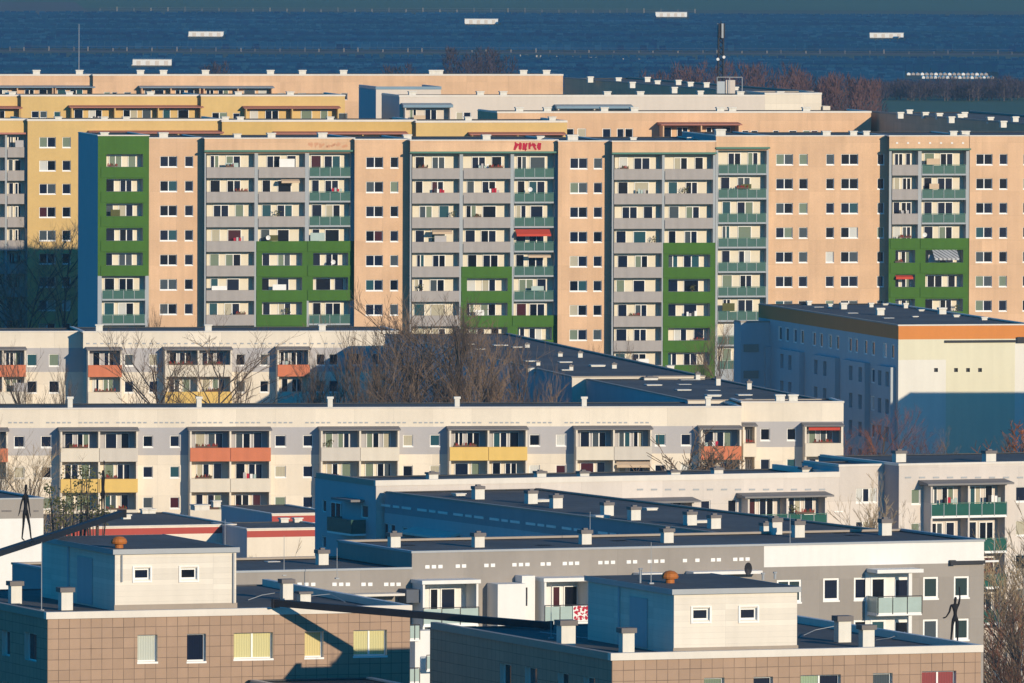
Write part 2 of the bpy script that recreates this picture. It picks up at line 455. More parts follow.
def back_windows(b, bal, u0, u1, dv, flip=False, lo=0.0, hgt=2.35, frac=1.0, wscale=1.0, door=True):
    """A window and a balcony door on the rear wall of a loggia, children of the balcony (coordinates relative to it)."""
    w = u1 - u0; r = rnd.random; j = rnd.uniform(-.025, .025)
    x1, x2 = (.215, .60) if not flip else (.74, .36)
    if w < 4.4: x1, x2 = (.27, .64) if not flip else (.70, .34)
    w1 = min(1.05, w * .22) * wscale * rnd.uniform(.85, 1.2); w2 = min(1.75, w * .36) * wscale * rnd.uniform(.8, 1.08)
    a = link('window', window_mesh(round(w1 * 10) / 10, 1.5, 2 if r() < .12 else 1, 'std', .06), bal, ((x1 + j) * w, dv - .075, .85 + lo))
    if door: link('balcony_door', window_mesh(round(w2 * 10) / 10, 2.25, 2 if r() < .85 else 1, 'std', .07), bal, ((x2 + j) * w, dv - .075, .06 + lo))
    t = r()
    if t < .10:                                           # cloth screen hung along the rail
        q = MB(); x = rnd.uniform(.1, w * .5); q.box(x, x + rnd.uniform(.9, 1.8), .02, .05, 1.02, rnd.uniform(1.5, 2.0), rnd.choice((satw, fglass, awn_tan, leaf, lilac))); q.build('screen', bal)
    elif t < .20:                                         # washing on a rack
        q = MB(); x = rnd.uniform(.3, w * .6)
        for k in range(4): q.box(x + k * .32, x + k * .32 + .24, .3 + .05 * k, .33 + .05 * k, 1.0, 1.0 + rnd.uniform(.3, .6), rnd.choice((satw, fglass, paint_red, lilac, dark)))
        q.build('laundry', bal)
    elif t < .30:
        q = MB(); x = rnd.uniform(.3, w - .5)
        for k in range(26):
            p = Vector((x + rnd.gauss(0, .16), .35 + rnd.gauss(0, .12), 1.1 + rnd.uniform(0, .6))); d = Vector((rnd.gauss(0, .12), rnd.gauss(0, .12), rnd.gauss(0, .12)))
            q.quad([p, p + Vector((.1, 0, .06)), p + d, p + Vector((-.04, .05, .1))], leaf)
        q.tube((x, .35, .0), (x, .35, 1.2), .12, .05, soil, 6); q.build('potted_plant', bal)
    return a
def awning(bal, u0, u1, z, m, out=.9, drop=.55, v=-.06):
    q = MB()
    q.quad([(u0, v + .1, z), (u1, v + .1, z), (u1, v - out, z - drop), (u0, v - out, z - drop)], m)
    q.quad([(u0, v + .1, z - .05), (u1, v + .1, z - .05), (u1, v - out, z - drop - .05), (u0, v - out, z - drop - .05)], m)
    q.box(u0, u1, v - out - .03, v - out, z - drop - .22, z - drop + .02, m)
    return q.build('awning', bal)
def loggia_stack(b, holes, u0, u1, v, floors, kinds, flips=0, dep=1.25, hgt=2.62):
    """One column of loggias; kinds per floor from the top: grey, glass or green (painted frame, smaller opening)."""
    out = []
    for k, (zf, kd) in enumerate(zip(floors, kinds)):
        fr = kd == 'green'; wide = kd in ('green', 'gpar')
        a, c = (u0 + .50, u1 - .30) if fr else (u0, u1)
        holes.append((a, c, zf + (1.0 if fr else 0.0), zf + (hgt - .16 if fr else hgt), dep, fin, creamback))
        bal = balcony(b, u0 - (.12 if wide else -.04), u1 + (.12 if wide else -.04), v, zf, kd)
        bu0 = u0 - (.12 if wide else -.04)
        back_windows(b, bal, u0, u1, dep, (k * 5 + flips * 3) % 7 == 3)
        for ch in bal.children: ch.location.x += u0 - bu0
        r = rnd.random()
        if r < .06:                                       # a dish, a rolled mat or a chair: small white things on the rail
            q = MB(); x = rnd.uniform(.4, u1 - u0 - .5)
            for i in range(10):
                t0, t1 = 2 * math.pi * i / 10, 2 * math.pi * (i + 1) / 10
                q.quad([(x, -.12, 1.4), (x + .27 * math.cos(t0), -.2, 1.4 + .27 * math.sin(t0)), (x + .27 * math.cos(t1), -.2, 1.4 + .27 * math.sin(t1))], satw)
            q.tube((x, -.05, 1.0), (x, -.1, 1.45), .03, .03, dark)
            q.build('satellite_dish', bal)
        elif r < .26:
            x = rnd.uniform(.3, max(.5, u1 - u0 - 2.0)); flower_boxes_rel(bal, x, x + rnd.uniform(.8, 1.8))
        out.append(bal)
    return out
def flower_boxes_rel(bal, u0, u1, z=1.05, v=-.05, reds=.5):
    b = MB()
    b.box(u0, u1, v - .16, v, z, z + .14, soil)
    for _ in range(int((u1 - u0) / .08) + 3):
        x = rnd.uniform(u0, u1); h = rnd.uniform(.08, .28); r = rnd.uniform(.03, .08); y = v - rnd.uniform(.0, .16)
        b.quad([(x - r, y, z + .12), (x + r, y - .02, z + .12), (x + r * .6, y, z + .14 + h), (x - r * .6, y + .03, z + .14 + h)], flower if rnd.random() < reds else leaf)
        b.quad([(x, y - r, z + .12), (x, y + r, z + .12), (x, y + r * .6, z + .14 + h), (x, y - r * .6, z + .14 + h)], flower if rnd.random() < reds else leaf)
    return b.build('flower_box', bal)
def bay(b, u0, u1, ncol, v, p, floors, kinds, canm=can_grey, wallm=cream, hgt=2.6, can_over=.25, parh=1.0, zbot=None, cols=None, can_t=.16, flower=.3, sidem=None):
    """A projecting stack of balconies: side fins, dividers and slabs as one part, a canopy, and every balcony a part."""
    q = MB(); t = .16; top = floors[0] + hgt; bot = zbot if zbot is not None else floors[-1] - .2
    edges = cols or [u0 + (u1 - u0) * k / ncol for k in range(ncol + 1)]
    for k, e in enumerate(edges):
        a, c = (e, e + t) if k == 0 else ((e - t, e) if k == len(edges) - 1 else (e - t / 2, e + t / 2))
        q.box(a, c, v - p + .02, v - .003, bot, top, sidem or wallm)
    for zf in floors:
        for e0, e1 in zip(edges, edges[1:]):
            q.box(e0 + t, e1 - t, v - p + .03, v - .004, zf - .18, zf, wallm)
    b.build(q, 'balcony_tower')
    cq = MB(); z0 = top + .003; w0, w1 = u0 - can_over, u1 + can_over
    P = [(w0, v - p - can_over, z0), (w1, v - p - can_over, z0), (w1, v - .005, z0), (w0, v - .005, z0)]
    Q = [(w0, v - p - can_over, z0 + can_t), (w1, v - p - can_over, z0 + can_t), (w1, v - .005, z0 + can_t + .22), (w0, v - .005, z0 + can_t + .22)]
    cq.quad(P[::-1], canm); cq.quad(Q, canm)
    for i in range(4): cq.quad([P[i], P[(i + 1) % 4], Q[(i + 1) % 4], Q[i]], canm)
    b.build(cq, 'canopy')
    out = []
    for r, zf in enumerate(floors):
        for k, (e0, e1) in enumerate(zip(edges, edges[1:])):
            kd = kinds[r]
            if isinstance(kd, (list, tuple)): kd = kd[k]
            bal = balcony(b, e0 + .02, e1 - .02, v - p, zf, kd, parh)
            back_windows(b, bal, e0, e1, p, (k + r) % 2 == 1 and ncol > 1)
            if rnd.random() < flower:
                x = rnd.uniform(.2, .8); flower_boxes_rel(bal, x, min(e1 - e0 - .2, x + rnd.uniform(1.0, 2.6)))
            out.append(bal)
    return out
def attic_vents(b, pxs, py, v, w, h, m=white, name='attic_vent'):
    """Small vent plates along the attic: one part per plate."""
    key = ('vent', w, h, m.name)
    if key not in LOG:
        q = MB(); q.box(-w / 2, w / 2, -.04, -.004, 0, h, m); LOG[key] = q.mesh(name)
    for px in pxs:
        y = py(px) if callable(py) else py
        b.put(name, LOG[key], b.u(px, y, v), v, b.z(px, y, v) - h / 2)

# ------------------------------------------------------------------ ground and fields
def sheet(name, pts, z, m, kind='structure'):
    q = MB(); q.quad([(x, y, z) for x, y in pts], m)
    return tag(q.build(name), kind=kind)
earth = surf('dull_winter_grass', (.060, .070, .040), var=.35, streak=.0, scale=.03, fine=.25)
field_g = surf('winter_field_green', (.050, .095, .040), var=.20, streak=.0, scale=.004, fine=.03)
field_b = surf('bare_field_brown', (.090, .070, .055), var=.25, streak=.0, scale=.01, fine=.08)
track_m = surf('gravel_track', (.13, .105, .09), var=.2, streak=.0, scale=.05, fine=.5)
asphalt = surf('asphalt', (.05, .05, .052), var=.2, streak=.0, scale=.1, fine=1.0)
sheet('ground', [(-30000, -2000), (30000, -2000), (30000, 45000), (-30000, 45000)], -3.0, earth)
def band(name, y0, y1, m, z, X=2500, skew=0.0):
    Ya, Yb = at_z(512, y0, z)[1], at_z(512, y1, z)[1]
    sheet(name, [(-X, Yb - skew), (X, Yb + skew), (X, Ya + skew), (-X, Ya - skew)], z, m)
band('far_field', -60, 9.5, field_g, -2.990)
sheet('bare_field', [(-600, at_z(50, 14, -3)[1]), (at_z(92, 14, -3)[0], at_z(92, 14, -3)[1]), (at_z(75, 2, -3)[0], at_z(75, 2, -3)[1]), (-600, at_z(50, 2, -3)[1])], -2.982, field_b)
band('meadow', 93, 135, field_g, -2.992)
band('gravel_track', 51.2, 53.2, track_m, -2.984)
band('road', 560, 640, asphalt, -2.988, 300)

# solar farm: nobody could count the tables of panels
solar = surf('solar_panel_glass', (.008, .046, .095), rough=.22, var=.5, streak=.0, scale=.012, fine=.12, spec=.5)
SOL = [solar, surf('dusty_solar_panel_glass', (.014, .060, .11), rough=.3, var=.5, streak=.0, scale=.012, fine=.25, spec=.5), surf('dark_solar_panel_glass', (.007, .028, .075), rough=.2, var=.3, streak=.0, scale=.02, fine=.25, spec=.5)]
q = MB()
CLEAR = [(p0, p1, at_z((p0 + p1) / 2, y1, -2.99)[1]) for p0, p1, y1 in ((187.5, 223.5, 37.0), (131, 171.5, 66), (464.7, 498, 24.5), (655.5, 687, 17.3), (869, 903.5, 38.3), (905, 997, 78.6), (905, 997, 75.2))]
def solar_block(y0, y1, x0p, x1p, pitch, ph=1.9):
    Ya = at_z(512, y0, -2)[1]; Yb = at_z(512, y1, -2)[1]
    Y = Yb; k = 0
    while Y < Ya:
        xa, xb = (x0p - 512) / F_PX * Y, (x1p - 512) / F_PX * Y
        x = xa + rnd.uniform(0, 2.4); dz = rnd.uniform(-.3, .3); rm_ = SOL[(0, 0, 1, 0, 2, 0, 2, 1)[(k * 5) % 8]] if rnd.random() < .7 else SOL[0]; run = 0
        while x < xb:
            pxm = 512 + F_PX * (x + 1) / Y
            if any(a - 3 < pxm < c + 3 and .955 * yy < Y < yy + 4 for a, c, yy in CLEAR): x += 2.5; continue
            w = 2.1; t = ph + rnd.uniform(-.18, .18) + dz; dp = 3.0 + rnd.uniform(-.5, .5)
            q.quad([(x, Y, -2.3), (x + w, Y, -2.3), (x + w, Y + dp, -2.3 + t), (x, Y + dp, -2.3 + t)], rm_ if rnd.random() < .8 else rnd.choice(SOL))
            run += 1; x += w + (.35 if run % 19 else 1.6)
        Y += pitch * rnd.uniform(.85, 1.15); k += 1
solar_block(60.0, 86, -90, 1110, 13)
solar_block(16.5, 49.0, -90, 1110, 15)
tag(q.build('solar_panels'), 'rows of blue solar panels covering the far plain', 'solar farm', kind='stuff')

def solar_fence(label, y, pxs, h=2.2, slope=0.0):
    Y = at_z(512, y, -3)[1]; root = tag(empty('field_fence', (0, Y, -3)), label, 'fence')
    for px in pxs:
        x = ray(px, y)[0] * Y; q = MB(); q.box(x - .09, x + .09, -.1, .1, 0, h * rnd.uniform(.5, 1.1), chimcap if rnd.random() < .5 else tancop); q.build('post', root)
    q = MB(); x0, x1 = ray(pxs[0], y)[0] * Y, ray(pxs[-1], y)[0] * Y
    for z in (.7, 1.5): q.box(x0, x1, -.015, .015, z, z + .03, chimcap)
    q.build('rail', root)
solar_fence('long fence of pale posts along the gravel track through the solar field', 52.5, [x + ((x * 7) % 11) - 5 for x in range(6, 1024, 21)], 1.3)
solar_fence('fence of small pale posts along the far edge of the solar field', 12.5, [*range(100, 700, 17)], 1.8)
for k in range(24):
    px = 515 + k * 5.4 + rnd.uniform(-1, 1); py = 58.5 + k * .2
    x, y = at_z(px, py + 3, -3); root = tag(empty('inverter_box', (x, y, -3)), 'tiny white inverter box in a dotted line across the solar field', 'box', 'inverter boxes in a dotted line in the solar field')
    q = MB(); q.box(-.38, .38, -.3, .3, 1.3, 2.2, greyconc); q.box(-.3, .3, -.2, .2, 0, 1.198, chimcap); q.build('housing', root)

# ------------------------------------------------------------------ A: long pink slab with green frames
A_AL = R(11)
A = Building('apartment_block', 'long pink eleven storey slab with green framed balconies in the middle of the picture', 'building',
             at_z(98, 135.5, 31.4), A_AL, 68, 14.5, 31.4)
def U(px, v, y=200): return A.u(px, y, v)
def build_A():
    G = []                                            # green rectangles
    def mk(base, green_list):
        def f(s, z):
            for g in green_list:
                if g[0] < s < g[1] and g[2] < z < g[3]: return green
            return base
        return f
    def fl(px, py_top, n, v):                         # floor heights from the row-1 opening bottom (= parapet top 1.0 above floor)
        z = A.z(px, py_top, v) - 1.0
        return [z - 2.8 * k for k in range(n)]
    # green stack at the left end
    v = 0.0; h = []
    u0, u1 = 0.0, U(149, v)
    f = fl(120, 167.0, 9, v)
    gl = [(u0 - 1, u1, f[4] - .19, 40)]
    loggia_stack(A, h, U(102, v), U(145.5, v), v, f, ['green'] * 5 + ['glass'] * 4, 1)
    A.seg(u0, u1, v, A.z(120, 136, v), mk(fin, gl), h, side=bluegrey, bu=[u0], bz=[f[4] - .19])
    def pinkseg(px0, px1, v, cols, ytop, pya, pyb, n, ref):
        h = []
        for k in range(n):
            for c0, c1 in cols:
                a, b_ = U(c0, v), U(c1, v)
                z0, z1 = A.z(ref, pyb, v) - 2.8 * k, A.z(ref, pya, v) - 2.8 * k
                A.window(a, b_, z0, z1, v, holes=h, dep=.20, fw=.06)
        A.seg(U(px0, v), U(px1, v), v, A.z(ref, ytop, v), pink, h)
    pinkseg(149, 204.5, 0.003, [(160, 177), (184.8, 193)], 138.5, 156.2, 166.8, 9, 170)
    def logseg(px0, px1, v, cols, ytop, ycan, yrow1, n, kinds, ref):
        f = fl(ref, yrow1, n, v); h = []; gl = []; bz = set()
        for ci, ((c0, c1), kd) in enumerate(zip(cols, kinds)):
            a, b_ = U(c0, v), U(c1, v)
            loggia_stack(A, h, a, b_, v, f, kd, ci)
            gr = [i for i, k in enumerate(kd) if k in ('green', 'gpar')]; gt = f[gr[0]] + (1.0 if kd[gr[0]] == 'gpar' else 2.62) if gr else 0
            if gr:
                ga = (a + U(cols[ci - 1][1], v)) / 2 if ci else U(px0, v)
                gb = (b_ + U(cols[ci + 1][0], v)) / 2 if ci < len(cols) - 1 else U(px1, v)
                gl.append((ga, gb, f[gr[-1]] - .19, gt))
        bu = [g[0] for g in gl] + [g[1] for g in gl]; bz = [g[2] for g in gl] + [g[3] for g in gl]
        def m(s, z):
            for g in gl:
                if g[0] < s < g[1] and g[2] < z < g[3]: return green
            return pink if z > f[0] + 2.62 else fin
        A.seg(U(px0, v), U(px1, v), v, A.z(ref, ytop, v), m, h, side=fin, bu=bu, bz=bz + [f[0] + 2.62])
        q = MB(); zc = A.z(ref, ycan, v)
        q.box(U(px0, v) - .1, U(px1, v) + .05, v - .55, v - .004, zc - .20, zc, can_green)
        A.build(q, 'canopy')
        return f
    g9 = ['grey'] * 9
    logseg(204.5, 354.5, -1.5, [(206, 254.5), (258, 305), (309, 351)], 138.8, 150, 167.5, 9,
           [g9, ['grey'] * 3 + ['gpar'] + ['green'] * 5, ['glass'] * 3 + ['gpar'] + ['green'] * 2 + ['glass'] * 3], 230)
    pinkseg(354.5, 410, -2.4, [(366, 383), (390.3, 398.3)], 140.0, 157, 167.8, 9, 375)
    f2 = logseg(410, 558, -3.9, [(411.5, 459.5), (463, 510.5), (514, 555)], 140.8, 151.4, 168.5, 9,
           [g9, ['grey'] * 4 + ['gpar'] + ['green'] * 4, ['glass'] * 6 + ['gpar'] + ['green'] * 2], 440)
    pinkseg(558, 612, -4.8, [(570, 587.3), (593.6, 602)], 141.6, 158, 168.6, 10, 578)
    logseg(612, 715.5, -6.3, [(613.5, 662), (664.5, 713)], 141.8, 152.3, 169.3, 10,
           [['grey'] * 10, ['grey'] * 3 + ['gpar'] + ['green'] * 6], 640)
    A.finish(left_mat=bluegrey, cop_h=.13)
    # graffiti on the attic
    def scribble(px0, px1, py0, py1, v, m, n, seed):
        r = random.Random(seed); q = MB(); u0, u1 = U(px0, v, py0), U(px1, v, py0); z1, z0 = A.z(px0, py0, v), A.z(px0, py1, v)
        w = (u1 - u0) / n
        for k in range(n):
            x = u0 + k * w; pts = [(x + r.uniform(0, w), z0 + (z1 - z0) * r.choice((0, .1, .5, .9, 1))) for _ in range(5)]
            for a, b_ in zip(pts, pts[1:]):
                d = Vector((b_[0] - a[0], b_[1] - a[1])); 
                if d.length < .05: continue
                nrm = Vector((-d.y, d.x)).normalized() * .12; y = v - .006 - .002 * len(q.f) / 20
                q.quad([(a[0] + nrm.x, y, a[1] + nrm.y), (a[0] - nrm.x, y, a[1] - nrm.y), (b_[0] - nrm.x, y, b_[1] - nrm.y), (b_[0] + nrm.x, y, b_[1] + nrm.y)], m)
        A.build(q, 'graffiti', A.wall)
    scribble(514, 541, 143, 150, -3.9, paint_red, 6, 3)
    scribble(308, 347, 143.5, 147, -1.5, paint_orange, 7, 5)
build_A()
zr = A.zt - .4
for px, py, w, h in ((104, 136.5, .9, .5), (163, 138.5, 1.0, .7), (237, 138, .8, .5), (271, 138, .9, .6), (322, 138.6, 1.0, .7), (407, 140.5, .9, .7), (486, 140.6, .9, .7), (540, 141, .8, .6), (572, 141.6, 1.2, .8), (633, 141.4, .7, .5), (690, 141.5, .7, .5)):
    A.chimney(px, py, w, h, A.z(px, py, 0) - .1, capm=chim)
for bal in [c for c in A.root.children if c.name.startswith('balcony')]:
    pass
def cell_near(b, px, py, v):
    u, z = b.u(px, py, v), b.z(px, py, v) - b.zb
    best = min((c for c in b.root.children if c.name.split('.')[0] == 'balcony'), key=lambda c: abs(c.location.x + 2.5 - u) + abs(c.location.z + 1.5 - z))
    return best
bal = cell_near(A, 534, 236, -3.9); awning(bal, .1, 4.1, 2.45, awn_red)
bal = cell_near(A, 440, 236, -3.9); awning(bal, 2.3, 4.6, 2.4, awn_tan, .5, .25)
bal = cell_near(A, 294, 184, -1.5); awning(bal, 2.6, 4.7, 2.45, awn_tan, .4, .2)
bal = cell_near(A, 540, 261, -3.9); awning(bal, 1.6, 4.2, 2.35, awn_tan, .3, .12)

# ------------------------------------------------------------------ A2: right part of the slab
A2 = Building('apartment_block', 'peach high rise slab at right with a striped awning on a green framed balcony', 'building',
              (A.cx + A.u(715.8, 200, -6.0) * A.c + 6.0 * A.s, A.cy + A.u(715.8, 200, -6.0) * A.s - 6.0 * A.c), A_AL, 60, 13 + 6.0, 31.5)
A2.zt = A2.z(716, 136.4)
def build_A2():
    b = A2
    def seg_l(px0, px1, v, cols, kinds, ytop, ycan, yrow1, ref, n=9):
        z = b.z(ref, yrow1, v) - 1.0; f = [z - 2.8 * k for k in range(n)]; h = []; gl = []
        for ci, ((c0, c1), kd) in enumerate(zip(cols, kinds)):
            a, e = b.u(c0, 200, v), b.u(c1, 200, v)
            loggia_stack(b, h, a, e, v, f, kd, ci + 1)
            gr = [i for i, k in enumerate(kd) if k in ('green', 'gpar')]; gt = f[gr[0]] + (1.0 if kd[gr[0]] == 'gpar' else 2.62) if gr else 0
            if gr:
                ga = (a + b.u(cols[ci - 1][1], 200, v)) / 2 if ci else b.u(px0, 200, v)
                gb = (e + b.u(cols[ci + 1][0], 200, v)) / 2 if ci < len(cols) - 1 else b.u(px1, 200, v)
                gl.append((ga, gb, f[gr[-1]] - .19, gt))
        def m(s, z):
            for g in gl:
                if g[0] < s < g[1] and g[2] < z < g[3]: return green
            return pink if z > f[0] + 2.62 else fin
        b.seg(b.u(px0, 200, v), b.u(px1, 200, v), v, b.z(ref, ytop, v), m, h, side=fin, bu=[g[0] for g in gl] + [g[1] for g in gl], bz=[x for g in gl for x in g[2:]] + [f[0] + 2.62])
        q = MB(); zc = b.z(ref, ycan, v)
        q.box(b.u(px0, 200, v) - .1, b.u(px1, 200, v) + .05, v - .55, v - .004, zc - .20, zc, can_green); b.build(q, 'canopy')
    seg_l(715.8, 768.6, 0, [(718, 766.5)], [['glass'] * 9], 136.4, 147, 164.5, 740)
    h = []; v = 0.9
    for k in range(8):
        for c0, c1 in ((776, 792.8), (799, 807.6), (826, 834), (841, 858), (877.3, 884)):
            z0, z1 = b.z(830, 164.6, v) - 2.8 * k, b.z(830, 154, v) - 2.8 * k
            b.window(b.u(c0, 200, v), b.u(c1, 200, v), z0, z1, v, holes=h, dep=.20, fw=.06)
    b.seg(b.u(768.6, 200, v), b.u(889, 200, v), v, b.z(830, 136.4, v), pink, h)
    seg_l(889, 969.5, -.9, [(891.5, 918), (921.5, 966)], [['grey'] * 3 + ['gpar'] + ['green'] * 5, ['glass'] * 3 + ['gpar'] + ['green'] * 5], 136.4, 148.3, 165, 930)
    h = []; v = -1.0
    for k in range(8):
        for c0, c1 in ((976, 992.3), (999.3, 1007.2), (1023, 1031), (1038, 1055)):
            z0, z1 = b.z(985, 164.6, v) - 2.8 * k, b.z(985, 154, v) - 2.8 * k
            b.window(b.u(c0, 200, v), b.u(c1, 200, v), z0, z1, v, holes=h, dep=.20, fw=.06)
    b.seg(b.u(969.5, 200, v), b.u(1090, 200, v), v, b.z(985, 136.4, v), pink, h)
    b.finish(cop_h=.13)
build_A2()
for px, py, w, h in ((826, 136, .9, .6), (853, 136, .8, .6), (866, 136, .7, .6), (953, 136, .8, .6), (965, 136, .9, .6), (720, 136, 1.1, .8)):
    A2.chimney(px, py, w, h, A2.z(px, py, 0) - .1, capm=chim)
bal = cell_near(A2, 945, 256, -.9); awning(bal, 1.4, 4.3, 2.5, awn_str, 1.2, .95)
bal = cell_near(A2, 903, 276, -.9); awning(bal, .6, 2.6, 2.35, awn_red, .4, .2)
q = MB()
for px in range(897, 966, 11): q.box(A2.u(px, 143, -.9) - .12, A2.u(px, 143, -.9) + .12, -.94, -.905, A2.z(px, 143, -.9) - .1, A2.z(px, 143, -.9) + .1, white) if px < 968 else None
A2.build(q, 'attic_vents', A2.wall)

# ------------------------------------------------------------------ rear rows
def rear_row(name, label, c0, c1, ytop, al, D, steps, mat, canopies, windows, canm, canz, zt=31.5, floors=3, group=None, side=None, pxc=None, kinds='white', rows=1, vstep=-.9, p=1.4):
    """A row of the same height behind the first; steps = pixel columns where the next section stands forward."""
    b = Building(name, label, 'building', at_z(c0, ytop, zt), al, 10, D, zt, group=group)
    edges = [c0] + steps + [c1]; b.vof = []
    for k, (a, e) in enumerate(zip(edges, edges[1:])):
        v = vstep * k
        h = []
        for (w0, w1, y0, y1) in windows:
            if a <= w0 < e:
                for r in range(rows):
                    b.window(b.u(w0, y0, v), b.u(w1, y0, v), b.z(w0, y1, v) - 2.8 * r, b.z(w0, y0, v) - 2.8 * r, v, holes=h, dep=.18, fw=.06, sill=rows > 1)
        b.seg(b.u(a, ytop, v), b.u(e, ytop, v), v, b.z(max(a, 2), ytop, v) if k else zt, mat if not isinstance(mat, list) else mat[k], h, side=side)
        for (s0, s1, yc, n) in canopies:
            if a <= s0 < e:
                zc = b.z(s0, yc, v)
                bay(b, b.u(s0, yc, v), b.u(s1, yc, v), n, v, p, [zc - 2.75 - 2.8 * r for r in range(floors)], [kinds] * floors, canm, mat if not isinstance(mat, list) else mat[k], can_t=.10, flower=.1)
    b.finish(cop_h=.22)
    return b
al = R(11)
B = Building('apartment_block', 'yellow high rise slab with grey balconies at left, behind the pink slab', 'building', at_z(-30, 120.8, 31.2), al, 60, 13, 31.2)
def build_B():
    b = B
    v = 0.0; h = []
    z = b.z(14, 147.5, v) - 1.0; f = [z - 2.8 * k for k in range(9)]
    loggia_stack(b, h, b.u(-24, 200, v), b.u(5, 200, v), v, f, ['grey'] * 9, 0); loggia_stack(b, h, b.u(7, 200, v), b.u(26, 200, v), v, f, ['grey'] * 9, 2)
    b.seg(0, b.u(27.5, 200, v), v, b.z(10, 120.6, v), lambda s, z: yellow if z > f[0] + 2.62 else fin, h, side=fin, bz=[f[0] + 2.62])
    q = MB(); zc = b.z(10, 132.5, v); q.box(0, b.u(27, 200, v), -.5, -.004, zc - .2, zc, can_red); b.build(q, 'canopy')
    v = -.9; h = []
    for k in range(9):
        for c0, c1 in ((39.3, 55.6), (62.3, 70.6)):
            z0, z1 = b.z(50, 147.4, v) - 2.8 * k, b.z(50, 137.2, v) - 2.8 * k
            b.window(b.u(c0, 200, v), b.u(c1, 200, v), z0, z1, v, holes=h, dep=.20, fw=.06)
    b.seg(b.u(27.5, 200, v), b.u(222, 130, v), v, b.z(100, 121.0, v), yellow, h)
    bay(b, b.u(90, 132, v), b.u(220, 132, v), 3, v, 1.3, [b.z(100, 132.5, v) - 2.7], ['grey'], can_red, yellow, can_t=.12, flower=0)
    v2 = -1.8
    b.seg(b.u(222, 130, v2), b.u(416, 130, v2), v2, b.z(300, 121.8, v2), ochre)
    bay(b, b.u(275, 132, v2), b.u(404, 132, v2), 3, v2, 1.3, [b.z(300, 133.3, v2) - 2.7], ['grey'], can_red, ochre, can_t=.12, flower=0)
    v3 = -2.7
    b.seg(b.u(416, 130, v3), b.u(567, 130, v3), v3, b.z(500, 122.6, v3), yellow)
    bay(b, b.u(470, 132, v3), b.u(562, 132, v3), 2, v3, 1.3, [b.z(500, 134, v3) - 2.7], ['grey'], can_red, yellow, can_t=.12, flower=0)
    b.finish(cop_h=.25)
build_B()
for px in (58, 104, 126, 225, 240, 330, 468, 552): B.chimney(px, 121.5, .8, .6, B.z(px, 121.5, -1.5) - .1, capm=chim)
lw = [(31.5, 39, 111, 118), (40, 47, 111, 118), (54, 60.5, 111.5, 118), (212, 227, 112.5, 119), (233, 240, 113, 119), (338, 347.5, 113, 119)]
C2 = rear_row('apartment_block', 'second yellow slab, with red canopies, in front of the rearmost pink slab', -30, 345, 96.4, al, 13, [21, 201], yellow,
              [(-28, 19, 107.2, 1), (70, 200, 106.5, 3), (244, 337, 107.2, 2)], lw, can_red, 0, floors=2)
for px in (12, 69, 150, 238, 290): C2.chimney(px, 96, .9, .6, C2.z(px, 96, -1) - .1, capm=chim)
Rr = rear_row('apartment_block', 'rearmost long pink slab with blue grey canopies below the solar fields', -40, 563, 75.8, al, 13, [93], pink,
              [(-20, 52, 86.5, 2), (53.5, 92, 86.5, 1), (140, 199, 86.8, 2), (202, 271, 87, 2)],
              [(104, 110, 92, 97), (112, 117, 92, 97), (124, 131, 92, 97), (278, 284, 93, 98), (286, 292, 93, 98), (298, 306, 93, 98), (322, 328, 93, 98), (341, 347.5, 93, 100)], can_blue, 0, zt=31.5, floors=2)
for px in (36, 79, 140, 163, 205, 270, 302, 343, 432, 439, 523, 546): Rr.chimney(px, 75.5, 1.0, .8, Rr.z(px, 75.6, 0) - .1, capm=chim)
# wing running from the rear slab towards the camera
def wing(name, label, p_far, p_near, zt, W, mat, leftm, roofitems, group=None, zb=-3.0, cap=chim):
    xf, yf = at_z(*p_far, zt); xn, yn = at_z(*p_near, zt)
    al = math.atan2(xn - xf, yf - yn); D = math.hypot(xn - xf, yf - yn)
    b = Building(name, label, 'building', (xn, yn), al, W, D, zt, zb, group)
    b.seg(0, W, 0, zt, mat)
    return b
W3 = wing('apartment_block', 'dark sided wing with rooftop vents beside the radio mast', (564, 78.5), (745, 92.6), 31.5, 9.5, pink, pink, [])
W3.finish(cop=tancop, cop_h=.2)
for px, py in ((590, 80.5), (632, 86), (674, 91.2), (700, 95), (618, 81.5), (647, 81), (657, 84.5), (690, 86), (678, 84), (706, 86.5), (735, 91)):
    W3.chimney(px, py + 2, .75, .85, 31.3, capm=chim)
P3 = Building('apartment_block', 'grey white slab with a blue canopied balcony in front of the dark wing', 'building', at_z(399.5, 97.2, 31.5), al, 60, 13, 31.5)
def build_P3():
    b = P3; v = 0; h = []
    for w0, w1 in ((456, 463), (463.5, 471)): b.window(b.u(w0, 113, v), b.u(w1, 113, v), b.z(w0, 120, v), b.z(w0, 112, v), v, holes=h, sill=False)
    b.seg(0, b.u(765, 100, v), v, b.z(600, 96.8, v), greywhite, h, side=bluegrey)
    b.seg(b.u(765, 100, -.01), b.u(821.5, 100, -.01), -.012, b.z(790, 94.6, v), cream)
    bay(b, b.u(403, 106, v), b.u(449, 106, v), 1, v, 1.4, [b.z(425, 106.5, v) - 2.7, b.z(425, 106.5, v) - 5.5], ['white'] * 2, can_blue, greywhite, can_t=.35)
    bay(b, b.u(556, 107, v), b.u(629, 107, v), 2, v, 1.4, [b.z(590, 107.5, v) - 2.7], ['white'], can_blue, greywhite, can_t=.30)
    b.finish(left_mat=bluegrey, cop_h=.25)
    q = MB(); u = b.u(822, 110, 0); z = b.z(822, 106, 0)
    q.box(u + .03, u + 1.0, -.5, 4, b.zb, z, cream); b.build(q, 'side_stairwell')
build_P3()
for px in (412, 480, 503, 607, 640, 740, 780): P3.chimney(px, 96.5, .9, .7, P3.z(px, 96.6, 0) - .1, capm=chim)
